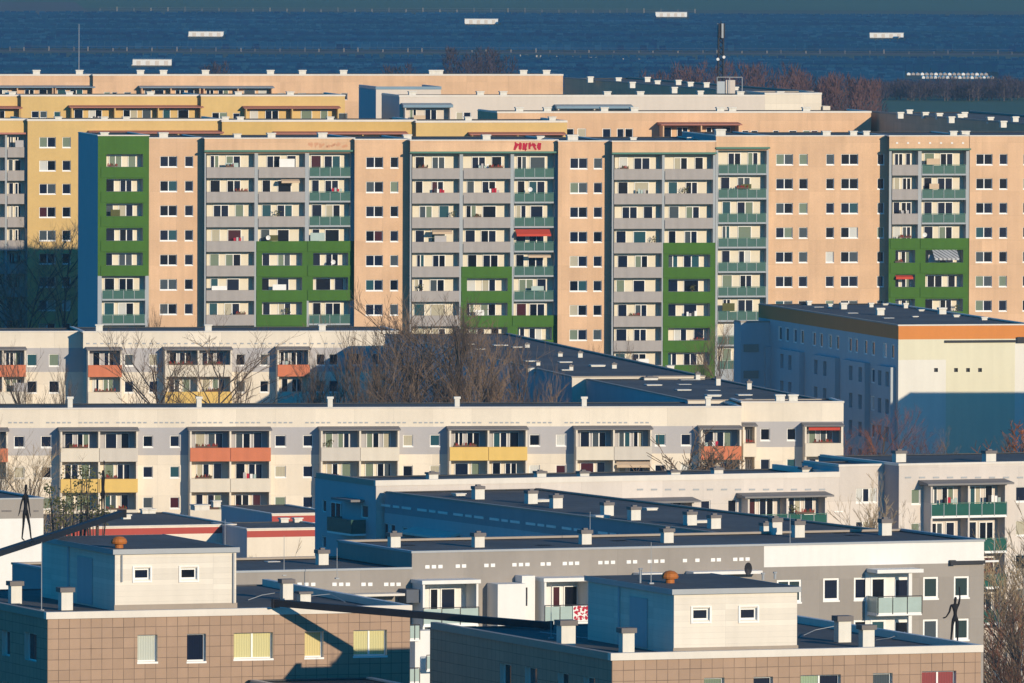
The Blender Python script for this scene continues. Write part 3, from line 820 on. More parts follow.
P4 = Building('apartment_block', 'tall grey sided block with a pale corner strip left of the grey white slab', 'building', at_z(376, 89.5, 31.5), al, 12, 13, 31.5)
P4.seg(0, P4.u(441, 90), 0, 31.5, greywhite, side=bluegrey)
P4.finish(left_mat=bluegrey, cop=can_blue, cop_h=.4)
P2 = Building('apartment_block', 'peach slab with dark windows and a brown canopy, just behind the pink slab', 'building', at_z(497.5, 113.6, 31.5), al, 60, 13, 31.5)
def build_P2():
    b = P2; v = 0; h = []
    for w0, w1 in ((566, 574), (577.5, 586), (602.5, 611), (617, 624), (625, 633), (1e4, 1e4)):
        if w0 < 1e4: b.window(b.u(w0, 130, v), b.u(w1, 130, v), b.z(w0, 137.5, v), b.z(w0, 128.5, v), v, holes=h, sill=True)
    for w0, w1 in ((742, 749), (751, 758), (773, 779), (789, 797), (803, 810), (811, 818)):
        b.window(b.u(w0, 130, v), b.u(w1, 130, v), b.z(w0, 140, v), b.z(w0, 130.3, v), v, holes=h, sill=True)
    b.seg(0, b.u(871, 120, v), v, b.z(700, 113.0, v), pink, h, side=pink)
    bay(b, b.u(659, 123, v), b.u(736, 123, v), 2, v, 2.4, [b.z(690, 124, v) - 2.7], ['white'], can_red, pink, can_t=.12)
    b.finish(cop_h=.22)
build_P2()
for px in (519, 547, 634, 604, 720, 732, 806): P2.chimney(px, 112.8, .9, .7, P2.z(px, 112.8, 0) - .1, capm=chim)
W2 = wing('apartment_block', 'dark sided wing at the far right with white rooftop vents', (870, 112.6), (1034, 125.5), 31.5, 13, pink, pink, [])
W2.finish(cop=tancop, cop_h=.22)
for px, py in ((900, 117), (909, 114.5), (925, 117), (939, 118), (951, 121.5), (960, 119), (964, 117), (990, 122), (1003, 126), (1015, 121.5)):
    W2.chimney(px, py + 1.5, .7, .8, 31.3, capm=chim)
# ------------------------------------------------------------------ E, G, D: cream five storey slabs
def five_storey(b, px0, px1, v, wins, bays, rows, pcan, band, ref, ztop, win_y, holes_extra=(), side=cream, vents=None):
    """wins: window columns in px; rows: number of window rows; bays: (px0, px1, ncol, kinds)."""
    h = []
    ya, yb = win_y
    for c0, c1 in wins:
        for k in range(rows):
            b.window(b.u(c0, ya, v), b.u(c1, ya, v), b.z(ref, yb, v) - 2.8 * k, b.z(ref, ya, v) - 2.8 * k, v, holes=h, n=1, dep=.16, fw=.06)
    zb0, zb1 = b.z(ref, band[1], v), b.z(ref, band[0], v)
    def m(s, z): return lilac if zb0 < z < zb1 else cream
    g = b.seg(b.u(px0, 420, v), b.u(px1, 420, v), v, ztop, m, h, side=side, bz=[zb0, zb1])
    for (p0, p1, n, kinds) in bays:
        zf = b.z(ref, pcan, v) - 2.68
        bay(b, b.u(p0, pcan, v - 1.5), b.u(p1, pcan, v - 1.5), n, v, 1.5, [zf - 2.8 * k for k in range(len(kinds))], kinds, can_grey, cream, hgt=2.56, can_over=.12, can_t=.10, flower=.35, cols=None)
    return g
E = Building('apartment_block', 'low cream slab with orange red balconies behind bare trees at left', 'building', at_z(-30, 332.5, 13.7), R(8), 60, 12, 13.7)
z5 = E.z(200, 332.5, 0)
def build_E():
    b = E
    five_storey(b, -30, 83, 1.8, [(27, 37), (49, 59)], [(-20, 26, 2, ['red', 'cream', 'cream'])], 3, 348.5, (348, 372), 40, E.z(30, 332.5, 1.8), (354, 366))
    five_storey(b, 83, 398, -1.0, [(124.5, 133.5), (149, 158), (236, 245), (260, 268.5), (316, 325), (329, 338), (352, 361), (372, 380)],
                [(88, 122, 1, ['red', 'cream', 'cream']), (165, 232, 2, ['cream', 'yellow', 'cream']), (277.5, 310, 1, ['red', 'cream', 'cream'])],
                3, 348.5, (348, 372), 200, E.z(200, 332.5, -1.0), (354, 365.5))
    b.finish(cop_h=.16)
build_E()
attic_vents(E, [*range(88, 345, 7)], lambda p: 343.5, -1.0, .34, .14, greycop)
for px in (99, 208, 322): E.chimney(px, 331, .7, .7, E.z(px, 332, 0), capm=chim)
def wing2(name, label, p_far, p_near, zt, W, mat, D=None):
    return wing(name, label, p_far, p_near, zt, W, mat, None, [])
Gw = wing2('apartment_block', 'dark sided low wing with a wide flat roof behind the bare trees', (385, 334.5), (572, 377.5), 13.7, 13.0, cream)
Gl = []
for k in range(9):
    for r in range(3):
        v0 = 3 + k * 9.2
        Gw.window_left(v0, v0 + 1.1, 9.2 - 2.8 * r, 10.6 - 2.8 * r, holes=Gl)
        Gw.window_left(v0 + 3, v0 + 4.1, 9.2 - 2.8 * r, 10.6 - 2.8 * r, holes=Gl)
Gw.finish(left_holes=Gl, left_mat=bluegrey, cop=tancop, cop_h=.12)
G2 = wing2('apartment_block', 'roof wing with a tan edge and white vents joining the cream slab', (586, 379.5), (688, 400.8), 13.5, 12.6, cream)
G2.finish(left_mat=bluegrey, cop=tancop, cop_h=.10)
for px, py, w, h in ((500, 346, 1.8, .5), (517, 348, 1.2, .5), (527, 348, .6, 1.0), (531, 362, 1.6, .5), (560, 357, .6, 1.0), (565, 363, 1.6, .5), (565.5, 371, 1.0, .5), (571, 371, .5, 1.1), (580, 358, .6, 1.2), (597, 367, 1.8, .6), (614, 369, .6, 1.1), (532, 370, 1.4, .6), (538, 366, .5, 1.0), (480, 350, 1.2, .5), (470, 345, 1.0, .5)):
    Gw.chimney(px, py + 2, w * .75, h * .7, 13.4, capm=chim if h < .8 else None, cap_over=.05)
for px, py, w, h in ((633, 377, 1.9, .8), (653, 386, 2.0, .5), (668, 376, 2.6, .4), (687, 378, .6, 1.3), (684, 385, 1.6, .4), (683, 391, 1.8, .5), (718, 386, .6, 1.6), (713, 391, 1.6, .4), (713, 397, 1.8, .6), (749, 390, .6, 1.5), (744, 396, 1.8, .5), (752, 402, .8, .6), (670, 367, 1.0, .5)):
    G2.chimney(px, py + 2, w * .7, h * .7, 13.2, capm=chim if h < .8 else None, cap_over=.05)
D = Building('apartment_block', 'long cream slab with yellow, red and white balcony pairs across the middle', 'building', at_z(-40, 408.5, 13.4), R(7.5), 75, 10.5, 13.4)
def build_D():
    b = D
    wins = [(14, 24.5), (41, 51.5), (143, 153), (170, 179.5), (275, 286), (303, 313), (403, 413), (430, 440), (529.5, 540), (556, 566), (655, 665.5), (681, 691)]
    bays = [(-35, 8, 1, ['red', 'cream', 'cream']), (60.5, 138, 2, [['cream', 'greycream'], 'yellow', 'cream']), (190, 271, 2, ['red', 'cream', 'cream']), (321, 399.5, 2, [['greycream', 'cream'], 'cream', 'cream']),
            (449.5, 527.5, 2, ['yellow', 'cream', 'cream']), (576, 652, 2, [['cream', 'greycream'], 'cream', 'cream']), (701, 741.5, 1, ['red', 'cream', 'cream'])]
    five_storey(b, -40, 741.5, 0, wins, bays, 4, 428.5, (427, 454.5), 350, D.z(350, 408.8, 0), (435, 446.3))
    v = 3.2
    five_storey(b, 741.5, 843.5, v, [(760.5, 770), (787, 796)], [(743, 756.5, 1, ['cream', 'cream']), (805, 843, 1, ['cream', 'cream', 'cream'])], 3, 424.5, (421.5, 447), 790, D.z(790, 403, v), (428.5, 440.2))
    b.finish(cop_h=.16)
build_D()
px = 0
vp = []
p = 10.0
while p < 738:
    if (int(p) % 37) > 5: vp.append(p)
    p += 5.4
attic_vents(D, vp[:99], lambda q: 422.6, 0, .30, .13, greycop)
for px in (70, 199, 330, 457, 584, 709): D.chimney(px, 407.5, .45, 1.0, D.zt - .1, capm=chim)
for px in (780, 793): D.chimney(px, 402, .8, .7, D.zt + .2, capm=chim)
bal = cell_near(D, 824, 435, 3.2 - 1.5); awning(bal, .3, 3.2, 2.5, awn_red, .2, .05)
bal = cell_near(D, 632, 466, -1.5); awning(bal, .2, 3.3, 2.45, awn_tan, .35, .3)

# ------------------------------------------------------------------ F: block with the pale gable
xf, yf = at_z(758.5, 304.5, 16.0); xn, yn = at_z(898.5, 326, 16.0)
Fal = math.atan2(xn - xf, yf - yn); FD = math.hypot(xn - xf, yf - yn)
Fb = Building('apartment_block', 'block with a pale windowless gable under an orange band, long side in shade', 'building', (xn, yn), Fal, 14.2, FD, 16.0)
def build_F():
    b = Fb
    zb = b.z(899, 339.5); z2 = b.z(900, 360)
    um = b.u(946, 360); uw = b.u(1015, 350)
    def m(s, z):
        if z > zb: return orange_band
        if s > uw: return gable_white
        if s < um and z < z2: return gable_white
        return gable_pale
    h = []
    for px in (936, 956, 968, 980):
        u = b.u(px, 370); z = b.z(px, 372)
        h.append((u - .20, u + .20, z, z + .40, .25, dark, dark))
    b.seg(0, b.W, 0, 16.0, m, h, bu=[um, uw], bz=[zb, z2])
    lh = []
    def row(px, zc0, w=1.35, hh=1.5, n=5, out=0.0):
        v0 = b.vl(px, 340)
        for r in range(n):
            z = zc0 - 2.8 * r
            b.window_left(v0 - w / 2, v0 + w / 2, z - hh / 2, z + hh / 2, holes=lh, n=1, rm=frame, fw=.13)
    zc = b.zl(892, 351.5)
    for px in (762.5, 768, 780, 787, 795, 802, 814, 821, 830, 837.5, 850, 856, 865.5, 873, 885, 892.5): row(px, zc)
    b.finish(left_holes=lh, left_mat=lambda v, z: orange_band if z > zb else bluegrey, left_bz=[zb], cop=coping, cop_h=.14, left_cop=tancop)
    # shallow projecting bays on the shaded side
    for p0, p1 in ((759.5, 771), (782, 804.5), (817.5, 840), (846, 870), (881, 896)):
        va, vb = sorted((b.vl(p0, 360), b.vl(p1, 360)))
        q = MB(); zt = zc + 1.05
        holes = []
        b.facade(q, lambda a, d, z: (-.55 + d, a, z), va, vb, b.zb, zc - 1.55, [(v0 - .68, v0 + .68, zc - 2.8 * r - .75, zc - 2.8 * r + .75, .54, bluegrey, None) for px in (762.5, 768, 787, 795, 821, 830, 856, 865.5, 885, 892.5) for v0 in [b.vl(px, 340)] if va < v0 < vb for r in range(1, 5)], bluegrey)
        q.quad([(-.55, va, zc - 1.55), (-.55, vb, zc - 1.55), (-.004, vb, zc - 1.55), (-.004, va, zc - 1.55)], bluegrey)
        for v in (va, vb): q.quad([(-.55, v, b.zb), (-.004, v, b.zb), (-.004, v, zc - 1.55), (-.55, v, zc - 1.55)], bluegrey)
        b.build(q, 'oriel')
    q = MB(); z = b.z(945, 341.5); ua, ub = b.u(944.5, 341), b.u(1024, 341)
    q.box(ua, ub, -.16, -.03, z - .12, z + .12, dark); q.box(b.u(1016.5, 341), b.u(1030, 341), -.30, -.17, z - .18, z + .42, dark)
    b.build(q, 'service_pipe')
build_F()
for px, py, w, h in ((809, 306, .7, 1.0), (830, 309, .6, 1.0), (843.5, 310, 1.0, 1.3), (871, 308, .7, 1.0), (880, 316, 1.2, 1.4), (905.5, 309, .7, 1.1), (885, 306, .8, .6), (942, 315, 1.2, 1.3), (921, 312, .8, .6), (956, 318, .9, .7), (984, 321, .9, .8), (818, 308, 1.4, .4), (852, 314, 1.5, .4), (888, 319, 1.5, .4), (915, 318, .8, .5), (924, 324, 1.6, .3), (954, 324, 1.6, .3)):
    Fb.chimney(px, py + 1.5, w * .62, h * .72, 15.7, capm=chim)
# annex at its far left end
Fa = Building('apartment_block', 'shaded stair annex with brown bands at the far end of the gable block', 'building', at_z(741, 322.5, 14.3), Fal, 4, 3.0, 14.3)
Fa.seg(0, 6, 0, 14.3, bluegrey); Fa.finish(cop=tancop, cop_h=.15, left_mat=bluegrey)
q = MB()
for z in (8.7, 11.5): q.box(.3, 1.9, -.12, -.01, z - .3, z + .5, tancop)
Fa.build(q, 'balcony')
# neighbour that throws the shadow on the gable
gx, gy = None, None
def gable_point(px, py):
    u, z = Fb.u(px, py), Fb.z(px, py)
    return Fb.cx + u * Fb.c, Fb.cy + u * Fb.s, z
gx, gy, gz = gable_point(912, 393)
t = 34.0
nx, ny, nz = gx + t * math.sin(SUN_AZ), gy - t * math.cos(SUN_AZ), gz + t * math.tan(SUN_EL)
NB = Building('apartment_block', 'neighbouring flat block just beyond the right edge whose shadow falls on the gable', 'building', (nx + 8 * math.sin(R(12)), ny - 8 * math.cos(R(12))), R(12), 40, 8, nz)
NB.seg(0, 40, 0, nz, cream); NB.finish(cop_h=.16)

# ------------------------------------------------------------------ I, H, K: pale blocks with green balconies
cI = at_z(376, 486, 13.0); rI = at_z(850, 477, 13.0)
Ib = Building('apartment_block', 'pale slab half hidden by a dark roof with a green balcony under a grey canopy', 'building', cI, math.atan2(rI[1] - cI[1], rI[0] - cI[0]), 60, 13.2, 13.0)
def build_I():
    b = Ib; h = []
    for c0, c1, y0, y1, n in ((701, 710.5, 500.5, 514, 1), (728, 737, 499.8, 513, 1), (834.5, 842.5, 498, 511, 1)):
        v = 0 if c0 < 840 else 0
        for r in range(1 if n == 3 else 3):
            b.window(b.u(c0, y0), b.u(c1, y0), b.z(c0, y1) - 2.8 * r, b.z(c0, y0) - 2.8 * r, 0, holes=h, n=n, dep=.16, fw=.06)
    us = b.u(839, 480)
    b.seg(0, us, 0, 13.0, rosewhite, [x for x in h if x[1] < us])
    for p0, p1, yc in ((748, 827, 497.5), (622, 694, 503)):
        v = 0; zf = b.z(p0, yc, -1.4) - 2.45
        bay(b, b.u(p0, yc, -1.4), b.u(p1, yc, -1.4), 2, 0, 1.4, [zf, zf - 2.8], ['dglass', 'dglass'], can_grey, rosewhite, hgt=2.4, can_over=.45, can_t=.14)
    lh = []
    for p0, p1, y0, y1 in ((361, 368, 505, 518), (322, 326, 500, 512), (322, 326, 536, 548)):
        va, vb = sorted((b.vl(p0, y0), b.vl(p1, y0))); z1, z0 = b.zl((p0 + p1) / 2, y0), b.zl((p0 + p1) / 2, y1)
        b.window_left(va, vb, z0, z1, holes=lh, n=1)
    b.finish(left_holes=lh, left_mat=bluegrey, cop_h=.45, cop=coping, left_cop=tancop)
    # balcony on the shaded gable
    q = MB(); va, vb = sorted((b.vl(327, 515, -1.3), b.vl(351, 515, -1.3)))
    z1, z0 = b.zl(340, 516), b.zl(340, 530); zc = b.zl(345, 498)
    q.box(-1.3, -.005, va, vb, z0 - .16, z0, frame); ib = b.build(q, 'balcony'); q = MB(); q.box(-1.3, -1.24, va, vb, z0 + .002, z1, gglass)
    b.build(q, 'parapet').parent = ib
    for v in (va, vb - .05): q = MB(); q.box(-1.22, -.005, v, v + .05, z0 + .002, z1, gglass); b.build(q, 'side_glass').parent = ib
    q = MB(); q.box(-1.2, -.005, va + .3, vb - .6, zc - .1, zc + .08, can_grey); b.build(q, 'canopy')
    va, vb = sorted((b.vl(323, 500), b.vl(350, 500)))
    b.put('balcony_door', window_mesh(2.2, 2.2, 2), -.08, (va + vb) / 2, z0 + .02, -math.pi / 2)
build_I()
ux = Ib.u(839, 480)
Ic = Building('apartment_block', 'raised pale stair section with a triple window between the two green balconies', 'building', (Ib.cx + ux * Ib.c, Ib.cy + ux * Ib.s), Ib.al, Ib.u(901, 480) - ux, 7.4, Ib.z(860, 466.5))
hh = []
for y0, y1 in ((488.5, 502.5), (521.5, 535)): Ic.window(Ic.u(856, y0), Ic.u(876.5, y0), Ic.z(856, y1), Ic.z(856, y0), 0, holes=hh, n=3, dep=.16, fw=.06)
Ic.seg(0, Ic.W, 0, Ic.zt, rosewhite, hh); Ic.finish(left_mat=bluegrey, cop_h=.2)
attic_vents(Ib, [*range(640, 835, 14)], lambda p: 489.5, 0, .55, .14, greycop)
for px, py, h in ((432, 482, .8), (540, 482, .9), (583, 482, .9), (674, 480, .8), (717, 478.5, .9), (805, 478, .9)): Ib.chimney(px, py, .8, h, 12.7)
cH = at_z(899, 466, 14.0)
Hb = Building('apartment_block', 'pale block with dark green glass balconies at the right edge', 'building', cH, Ib.al, 22, 16, 14.0)
def build_H():
    b = Hb; h = []
    for c0, c1, y0, y1 in ((911.5, 920.3, 489, 504), (1016, 1026, 486.7, 501.5), (1040, 1050, 486, 501)):
        for r in range(4): b.window(b.u(c0, y0), b.u(c1, y0), b.z(c0, y1) - 2.8 * r, b.z(c0, y0) - 2.8 * r, 0, holes=h, n=1, dep=.16, fw=.06)
    b.seg(0, 22, 0, 14.0, rosewhite, h)
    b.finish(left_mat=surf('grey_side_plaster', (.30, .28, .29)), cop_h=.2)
    zf = b.z(960, 485, -1.5) - 2.5
    bay(b, b.u(931, 485, -1.5), b.u(1007, 485, -1.5), 2, 0, 1.5, [zf - 2.95 * k for k in range(4)], ['dglass', 'dglass', 'dglass', 'dglass'], can_grey, rosewhite, hgt=2.5, can_over=.45, can_t=.16)
build_H()
attic_vents(Hb, [*range(908, 1024, 14)], lambda p: 477.5, 0, .55, .14, greycop)
for px, py in ((899, 465), (989, 465)): Hb.chimney(px, py, .9, 1.2, 13.7)

xk, yk = at_z(377, 491.5, 12.5); xk2, yk2 = at_z(742, 537, 12.5)
Kal = math.atan2(xk2 - xk, yk - yk2); KD = math.hypot(xk2 - xk, yk - yk2) - 1.5
Kb = Building('apartment_block', 'dark roofed wing with a row of square chimneys and shaded blue grey side', 'building', (xk2, yk2), Kal, 13.5, KD, 12.5)
def build_K():
    b = Kb; b.seg(0, 13.5, 0, 12.5, jgrey)
    zv = b.zl(443, 512.7); zb = zv - .6; lh = []
    for p0, p1, y0, y1 in ((384, 388, 523, 540), (390, 395, 524, 540), (402, 408, 527, 543)):
        va, vb = sorted((b.vl(p0, y0), b.vl(p1, y0)))
        b.window_left(va, vb, b.zl(p0, y1), b.zl(p0, y0), holes=lh, n=1)
    for k in range(6):
        va = b.vl(470 + 45 * k, 530)
        for r in range(1): b.window_left(va, va + 1.3, 7.2, 8.7, holes=lh, n=1)
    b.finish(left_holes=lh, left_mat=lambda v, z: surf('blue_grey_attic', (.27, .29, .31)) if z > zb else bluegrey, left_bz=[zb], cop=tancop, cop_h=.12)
    n = 0; px = 383.0
    vm = MB(); vm.box(-.05, -.004, -.30, .30, 0, .20, frame); me = vm.mesh('attic_vent')
    while px < 640:
        for grp in (3, 2, 3):
            for j in range(grp):
                b.put('attic_vent', me, 0, b.vl(px, 505), zv - .1); px += 3.1
            px += 2.6
        px += 3.6
    for p0, p1 in ((413, 460), (489, 540), (566, 612)):
        va, vb = sorted((b.vl(p0, 525), b.vl(p1, 525))); z = zb - 1.1
        q = MB(); q.quad([(-1.3, va, z - .1), (-1.3, vb, z - .1), (-.006, vb, z + .25), (-.006, va, z + .25)], coping)
        q.quad([(-1.3, va, z - .26), (-1.3, vb, z - .26), (-.006, vb, z + .05), (-.006, va, z + .05)], coping)
        q.quad([(-1.3, va, z - .26), (-1.3, vb, z - .26), (-1.3, vb, z - .1), (-1.3, va, z - .1)], coping)
        for v in (va, vb): q.quad([(-1.3, v, z - .26), (-1.3, v, z - .1), (-.006, v, z + .25), (-.006, v, z + .05)], coping)
        b.build(q, 'canopy')
        q = MB(); q.box(-1.2, -.006, va, va + .15, z - 4, z - .28, bluegrey); q.box(-1.2, -.006, vb - .15, vb, z - 4, z - .28, bluegrey); q.box(-1.2, -1.1, va + .152, vb - .152, z - 4, z - 2.2, bluegrey)
        b.build(q, 'balcony')
build_K()
for px, py in ((478, 501), (531, 505.5), (556, 510), (607, 517.5), (634, 522), (690, 527), (714, 530.5), (768, 538.5)):
    Kb.chimney(px, py, .82, 1.2, 12.3, cap_over=.05)
for px, py, w in ((459, 497.5, .8), (538, 503.5, 1.4), (600, 519.5, 1.2), (701, 524.5, 1.2), (650, 512, .9)): Kb.chimney(px, py, w, .35, 12.3, capm=chim)

# ------------------------------------------------------------------ J: grey block with white balconies
cJ = at_z(412, 553.3, 18.9); rJ = at_z(984, 541.5, 18.9)
Jal = math.atan2(rJ[1] - cJ[1], rJ[0] - cJ[0]); JW = math.hypot(rJ[0] - cJ[0], rJ[1] - cJ[1])
Jb = Building('apartment_block', 'warm grey block with white framed windows, white balconies and a broad white attic band', 'building', cJ, Jal, JW, 13.2, 18.9)
def build_J():
    b = Jb; h = []
    zwb = b.z(870, 565); ub = b.u(764, 560)
    for c0, c1, y0, y1, n, rows in ((823.3, 839.3, 578.3, 600.5, 1, 6), (854, 869.5, 577.6, 599.8, 1, 6), (923.3, 938.5, 577, 598.5, 1, 6), (954, 969.3, 576.3, 597.5, 1, 6), (777, 801.5, 580, 602.5, 2, 6)):
        for r in range(rows):
            b.window(b.u(c0, y0), b.u(c1, y0), b.z(c0, y1) - 2.8 * r, b.z(c0, y0) - 2.8 * r, 0, holes=h, n=n, kind='clear', dep=.12, fw=.13)
    def m(s, z): return white if (s > ub and z > zwb) else jgrey
    zl = b.z(410, 569.3)
    ul = b.u(82, 580)
    b.seg(ul, 0, 0.003, zl, jgrey, side=jgrey)
    b.seg(0, JW, 0, 18.9, m, h, bu=[ub], bz=[zwb], side=jgrey)
    b.finish(left_mat=surf('shade_tinted_plaster', (.33, .34, .35)), cop=greycop, cop_h=.14, back_cop=tancop)  # left side has a cooler plaster tone standing in for its shade
    # vents
    vm = MB(); vm.box(-.15, .15, -.03, -.004, 0, .22, frame); me = vm.mesh('attic_vent')
    def vents(lst, yf):
        for a, c, n in lst:
            for k in range(n):
                px = a + (c - a) * (k + .5) / n
                b.put('attic_vent', me, b.u(px, yf(px)), 0, b.z(px, yf(px)) - .11)
    vents([(424, 443.5, 3), (454.5, 467, 2), (483, 496, 2), (511, 530.5, 3), (539.5, 551.5, 2), (561.5, 580, 3), (597, 616, 3), (625.5, 638, 2), (646.5, 665.5, 3), (681.5, 688, 1), (694, 700.5, 1), (710, 721.5, 2), (732, 750.5, 3)], lambda p: 566.8 - (p - 430) * .0245)
    vents([(296, 316.5, 3), (331, 351, 3), (360, 373.5, 2), (383, 401.5, 3)], lambda p: 584.3)
    vents([(266, 286, 3)], lambda p: 585)
    # right balcony: white posts, frosted glass
    zf = b.z(898, 612.5, -1.7)
    q = MB(); u0, u1 = b.u(877, 600, -1.7), b.u(921.5, 600, -1.7); p = 1.7
    for k in range(6):
        z = zf - 2.8 * k
        q.box(u0, u1, -p, -.032, z - .22, z, white)
        q.box(u1 - .9, u1 - .66, -p + .05, -p + .30, z + .002, z + 2.56, white)
    q.box(u0, u0 + .16, -p + .03, -.004, zf - 9, zf + 2.9, white) if False else None
    q.box(u0 - .02, u1 + .1, -p - .1, -.004, zf + 2.6, zf + 2.84, white)
    b.build(q, 'balcony_tower')
    q = MB(); q.box(u0 - .1, u1 - .1, -.03, -.004, -1, zf + 2.58, white); b.build(q, 'back_wall')
    for k in range(6):
        bal = balcony(b, u0 + .05, u1, -p - .02, zf - 2.8 * k, 'fglass', 1.05)
        link('window', window_mesh(1.0, 2.0, 1), bal, (u1 - u0 - .75, p - .06, .1)); link('balcony_door', window_mesh(1.1, 2.2, 1, 'std', .14), bal, (.75, p - .06, .05))
        o = MB(); o.box(-.06, -.02, 0, p - .1, 0, 1.05, fglass); o.build('side_glass', bal)
    # left balcony pair and the white stair block
    def jbay(p0, p1, pc, ycan, yrail, doors, kind='fglass', n=6, p=1.9):
        u0, u1 = b.u(p0, 600, -p), b.u(p1, 600, -p); zf = b.z(p0, yrail, -p) - 1.0
        q = MB()
        q.box(u0, u0 + .14, -p + .02, -.004, -3, zf + 2.55, white); q.box(u1 - .14, u1, -p + .02, -.004, -3, zf + 2.55, white)
        q.box(u0 + .142, u1 - .142, -.03, -.004, -3, zf + 2.55, white)
        for k in range(n): q.box(u0 + .142, u1 - .142, -p + .02, -.032, zf - .22 - 2.8 * k, zf - 2.8 * k, white)
        b.build(q, 'balcony_tower')
        q = MB(); q.box(u0 - .1, u1 + .12, -p - .12, -.004, zf + 2.56, zf + 2.80, white); b.build(q, 'canopy')
        for k in range(n):
            bal = balcony(b, u0, u1, -p, zf - 2.8 * k, kind, 1.0)
            for d0, d1 in doors:
                a, c = b.u(d0, 595), b.u(d1, 595)
                link('balcony_door', window_mesh(c - a, 2.1, 1, 'std', .08), bal, ((a + c) / 2 - u0, p - .11, .08))
        return u0, u1, zf
    u0, u1, zf = jbay(423, 478.5, 0, 577, 608.5, [(429, 438), (440, 455)])
    q = MB(); q.box(u0 - .95, u0 - .02, -1.4, -.004, zf + 1.35, zf + 2.2, surf('painted_shade_grey', (.10, .11, .13))); b.build(q, 'canopy')  # added box, darkened to stand in for the bay's shaded left face
    # narrow balcony stack in front of the left section
    q = MB(); ua, uc = b.u(408, 620, -3.2), b.u(440, 620, -3.2)
    q.box(ua + .5, uc, -3.2, -1.95, -3, zf - .35, white); b.build(q, 'balcony_tower')
    for k in range(3):
        z = b.z(415, 638, -3.3) - 2.8 * k
        balcony(b, ua + .05, ua + .75, -3.32, z, 'fglass', .85)
        z2 = b.z(428, 668, -3.3) - 2.8 * k
        balcony(b, ua + 1.0, ua + 1.75, -3.9, z2, 'fglass', .85)
    q = MB(); ub_, uc_, ud = b.u(494, 600, -1.2), b.u(522, 600, -1.2), b.u(535, 600, -1.2)
    zt1, zt2 = b.z(505, 583.5, -1.2), b.z(520, 576, -1.2)
    hz = (b.u(522.5, 600, -1.2), b.u(527.5, 600, -1.2), b.z(525, 606, -1.2), b.z(525, 587.5, -1.2), .16, frame, PD)
    b.facade(q, lambda a, d, z: (a, -1.2 + d, z), uc_, ud, -3, zt2, [hz], white)
    q.quad([(uc_, -1.2, zt1), (uc_, -.004, zt1), (uc_, -.004, zt2), (uc_, -1.2, zt2)], white)
    q.quad([(ud, -1.2, -3), (ud, -.004, -3), (ud, -.004, zt2), (ud, -1.2, zt2)], white); q.quad([(uc_, -1.2, zt2), (ud, -1.2, zt2), (ud, -.004, zt2), (uc_, -.004, zt2)], white)
    q.box(ub_, uc_ - .004, -1.85, -.004, -3, zt1, white)
    b.build(q, 'stair_shaft')
    u0, u1, zf = jbay(544.5, 590, 0, 577, 606, [(551.5, 560), (563, 577.5)])
    cell = [c for c in b.root.children if c.name.split('.')[0] == 'balcony' and abs(c.location.x - u0) < .05][0]
    q = MB(); r = random.Random(4); a, c = b.u(572.5, 610, -1.95) - u0, b.u(589, 610, -1.95) - u0
    q.box(a, c, -.14, -.11, -.05, .97, white)
    for k in range(70):
        x, z = r.uniform(a + .1, c - .1), r.uniform(.02, .92); s = r.uniform(.05, .12)
        q.quad([(x - s, -.143 - k * 1e-4, z), (x, -.143 - k * 1e-4, z - s * .7), (x + s, -.143 - k * 1e-4, z), (x, -.143 - k * 1e-4, z + s)], paint_red)
    q.build('patterned_cover', cell)
    # canopies seen above the stair house roof
    for p0, p1, y in ((640, 665, 573.5), (693, 762, 572)):
        q = MB(); a, c = b.u(p0, y, -1.2), b.u(p1, y, -1.2); z = b.z(p0, y, -1.2); q.box(a, c, -1.3, -.004, z - .2, z, white); b.build(q, 'canopy')
    # canopy over left section's lower balconies
    q = MB(); a, c = b.u(343, 595, -1.6), b.u(405, 595, -1.6); z = b.z(380, 594, -1.6); q.box(a, c, -1.6, -.004, z - .15, z, coping); b.build(q, 'canopy')
build_J()
for px, py in ((322, 567, ), (394, 550), (478, 550), (585, 547), (667, 545.5)): Jb.chimney(px, py + 1, .68, 1.2, 18.6 if px > 330 else 17.6)
for px, py in ((768, 536), (798, 540), (885, 538)): Jb.chimney(px, py + 1, .70, 1.35, 18.6, cap_over=.05)
for px, py, w in ((272, 564, .7), (408, 548, .8), (543, 548, .9), (619, 543.5, .9), (852, 538, .9), (775, 527, .8)): Jb.chimney(px, py + 1, w, .25, 18.6 if px > 330 else 17.6, capm=chim)
q = MB(); z = Jb.z(940, 563, -.35) - Jb.zb
q.box(Jb.u(954, 563), Jb.u(983.5, 563), -.30, -.10, z - .12, z + .10, dark); q.box(Jb.u(983.6, 563), Jb.u(997, 562), -.28, -.12, z - .02, z + .10, satw)  # white tip stands in for the bar's sunlit end
q.box(Jb.u(953, 563) - .3, Jb.u(954, 563), -.34, -.06, z - .18, z + .16, dark)
q.build('service_pipe', Jb.root)

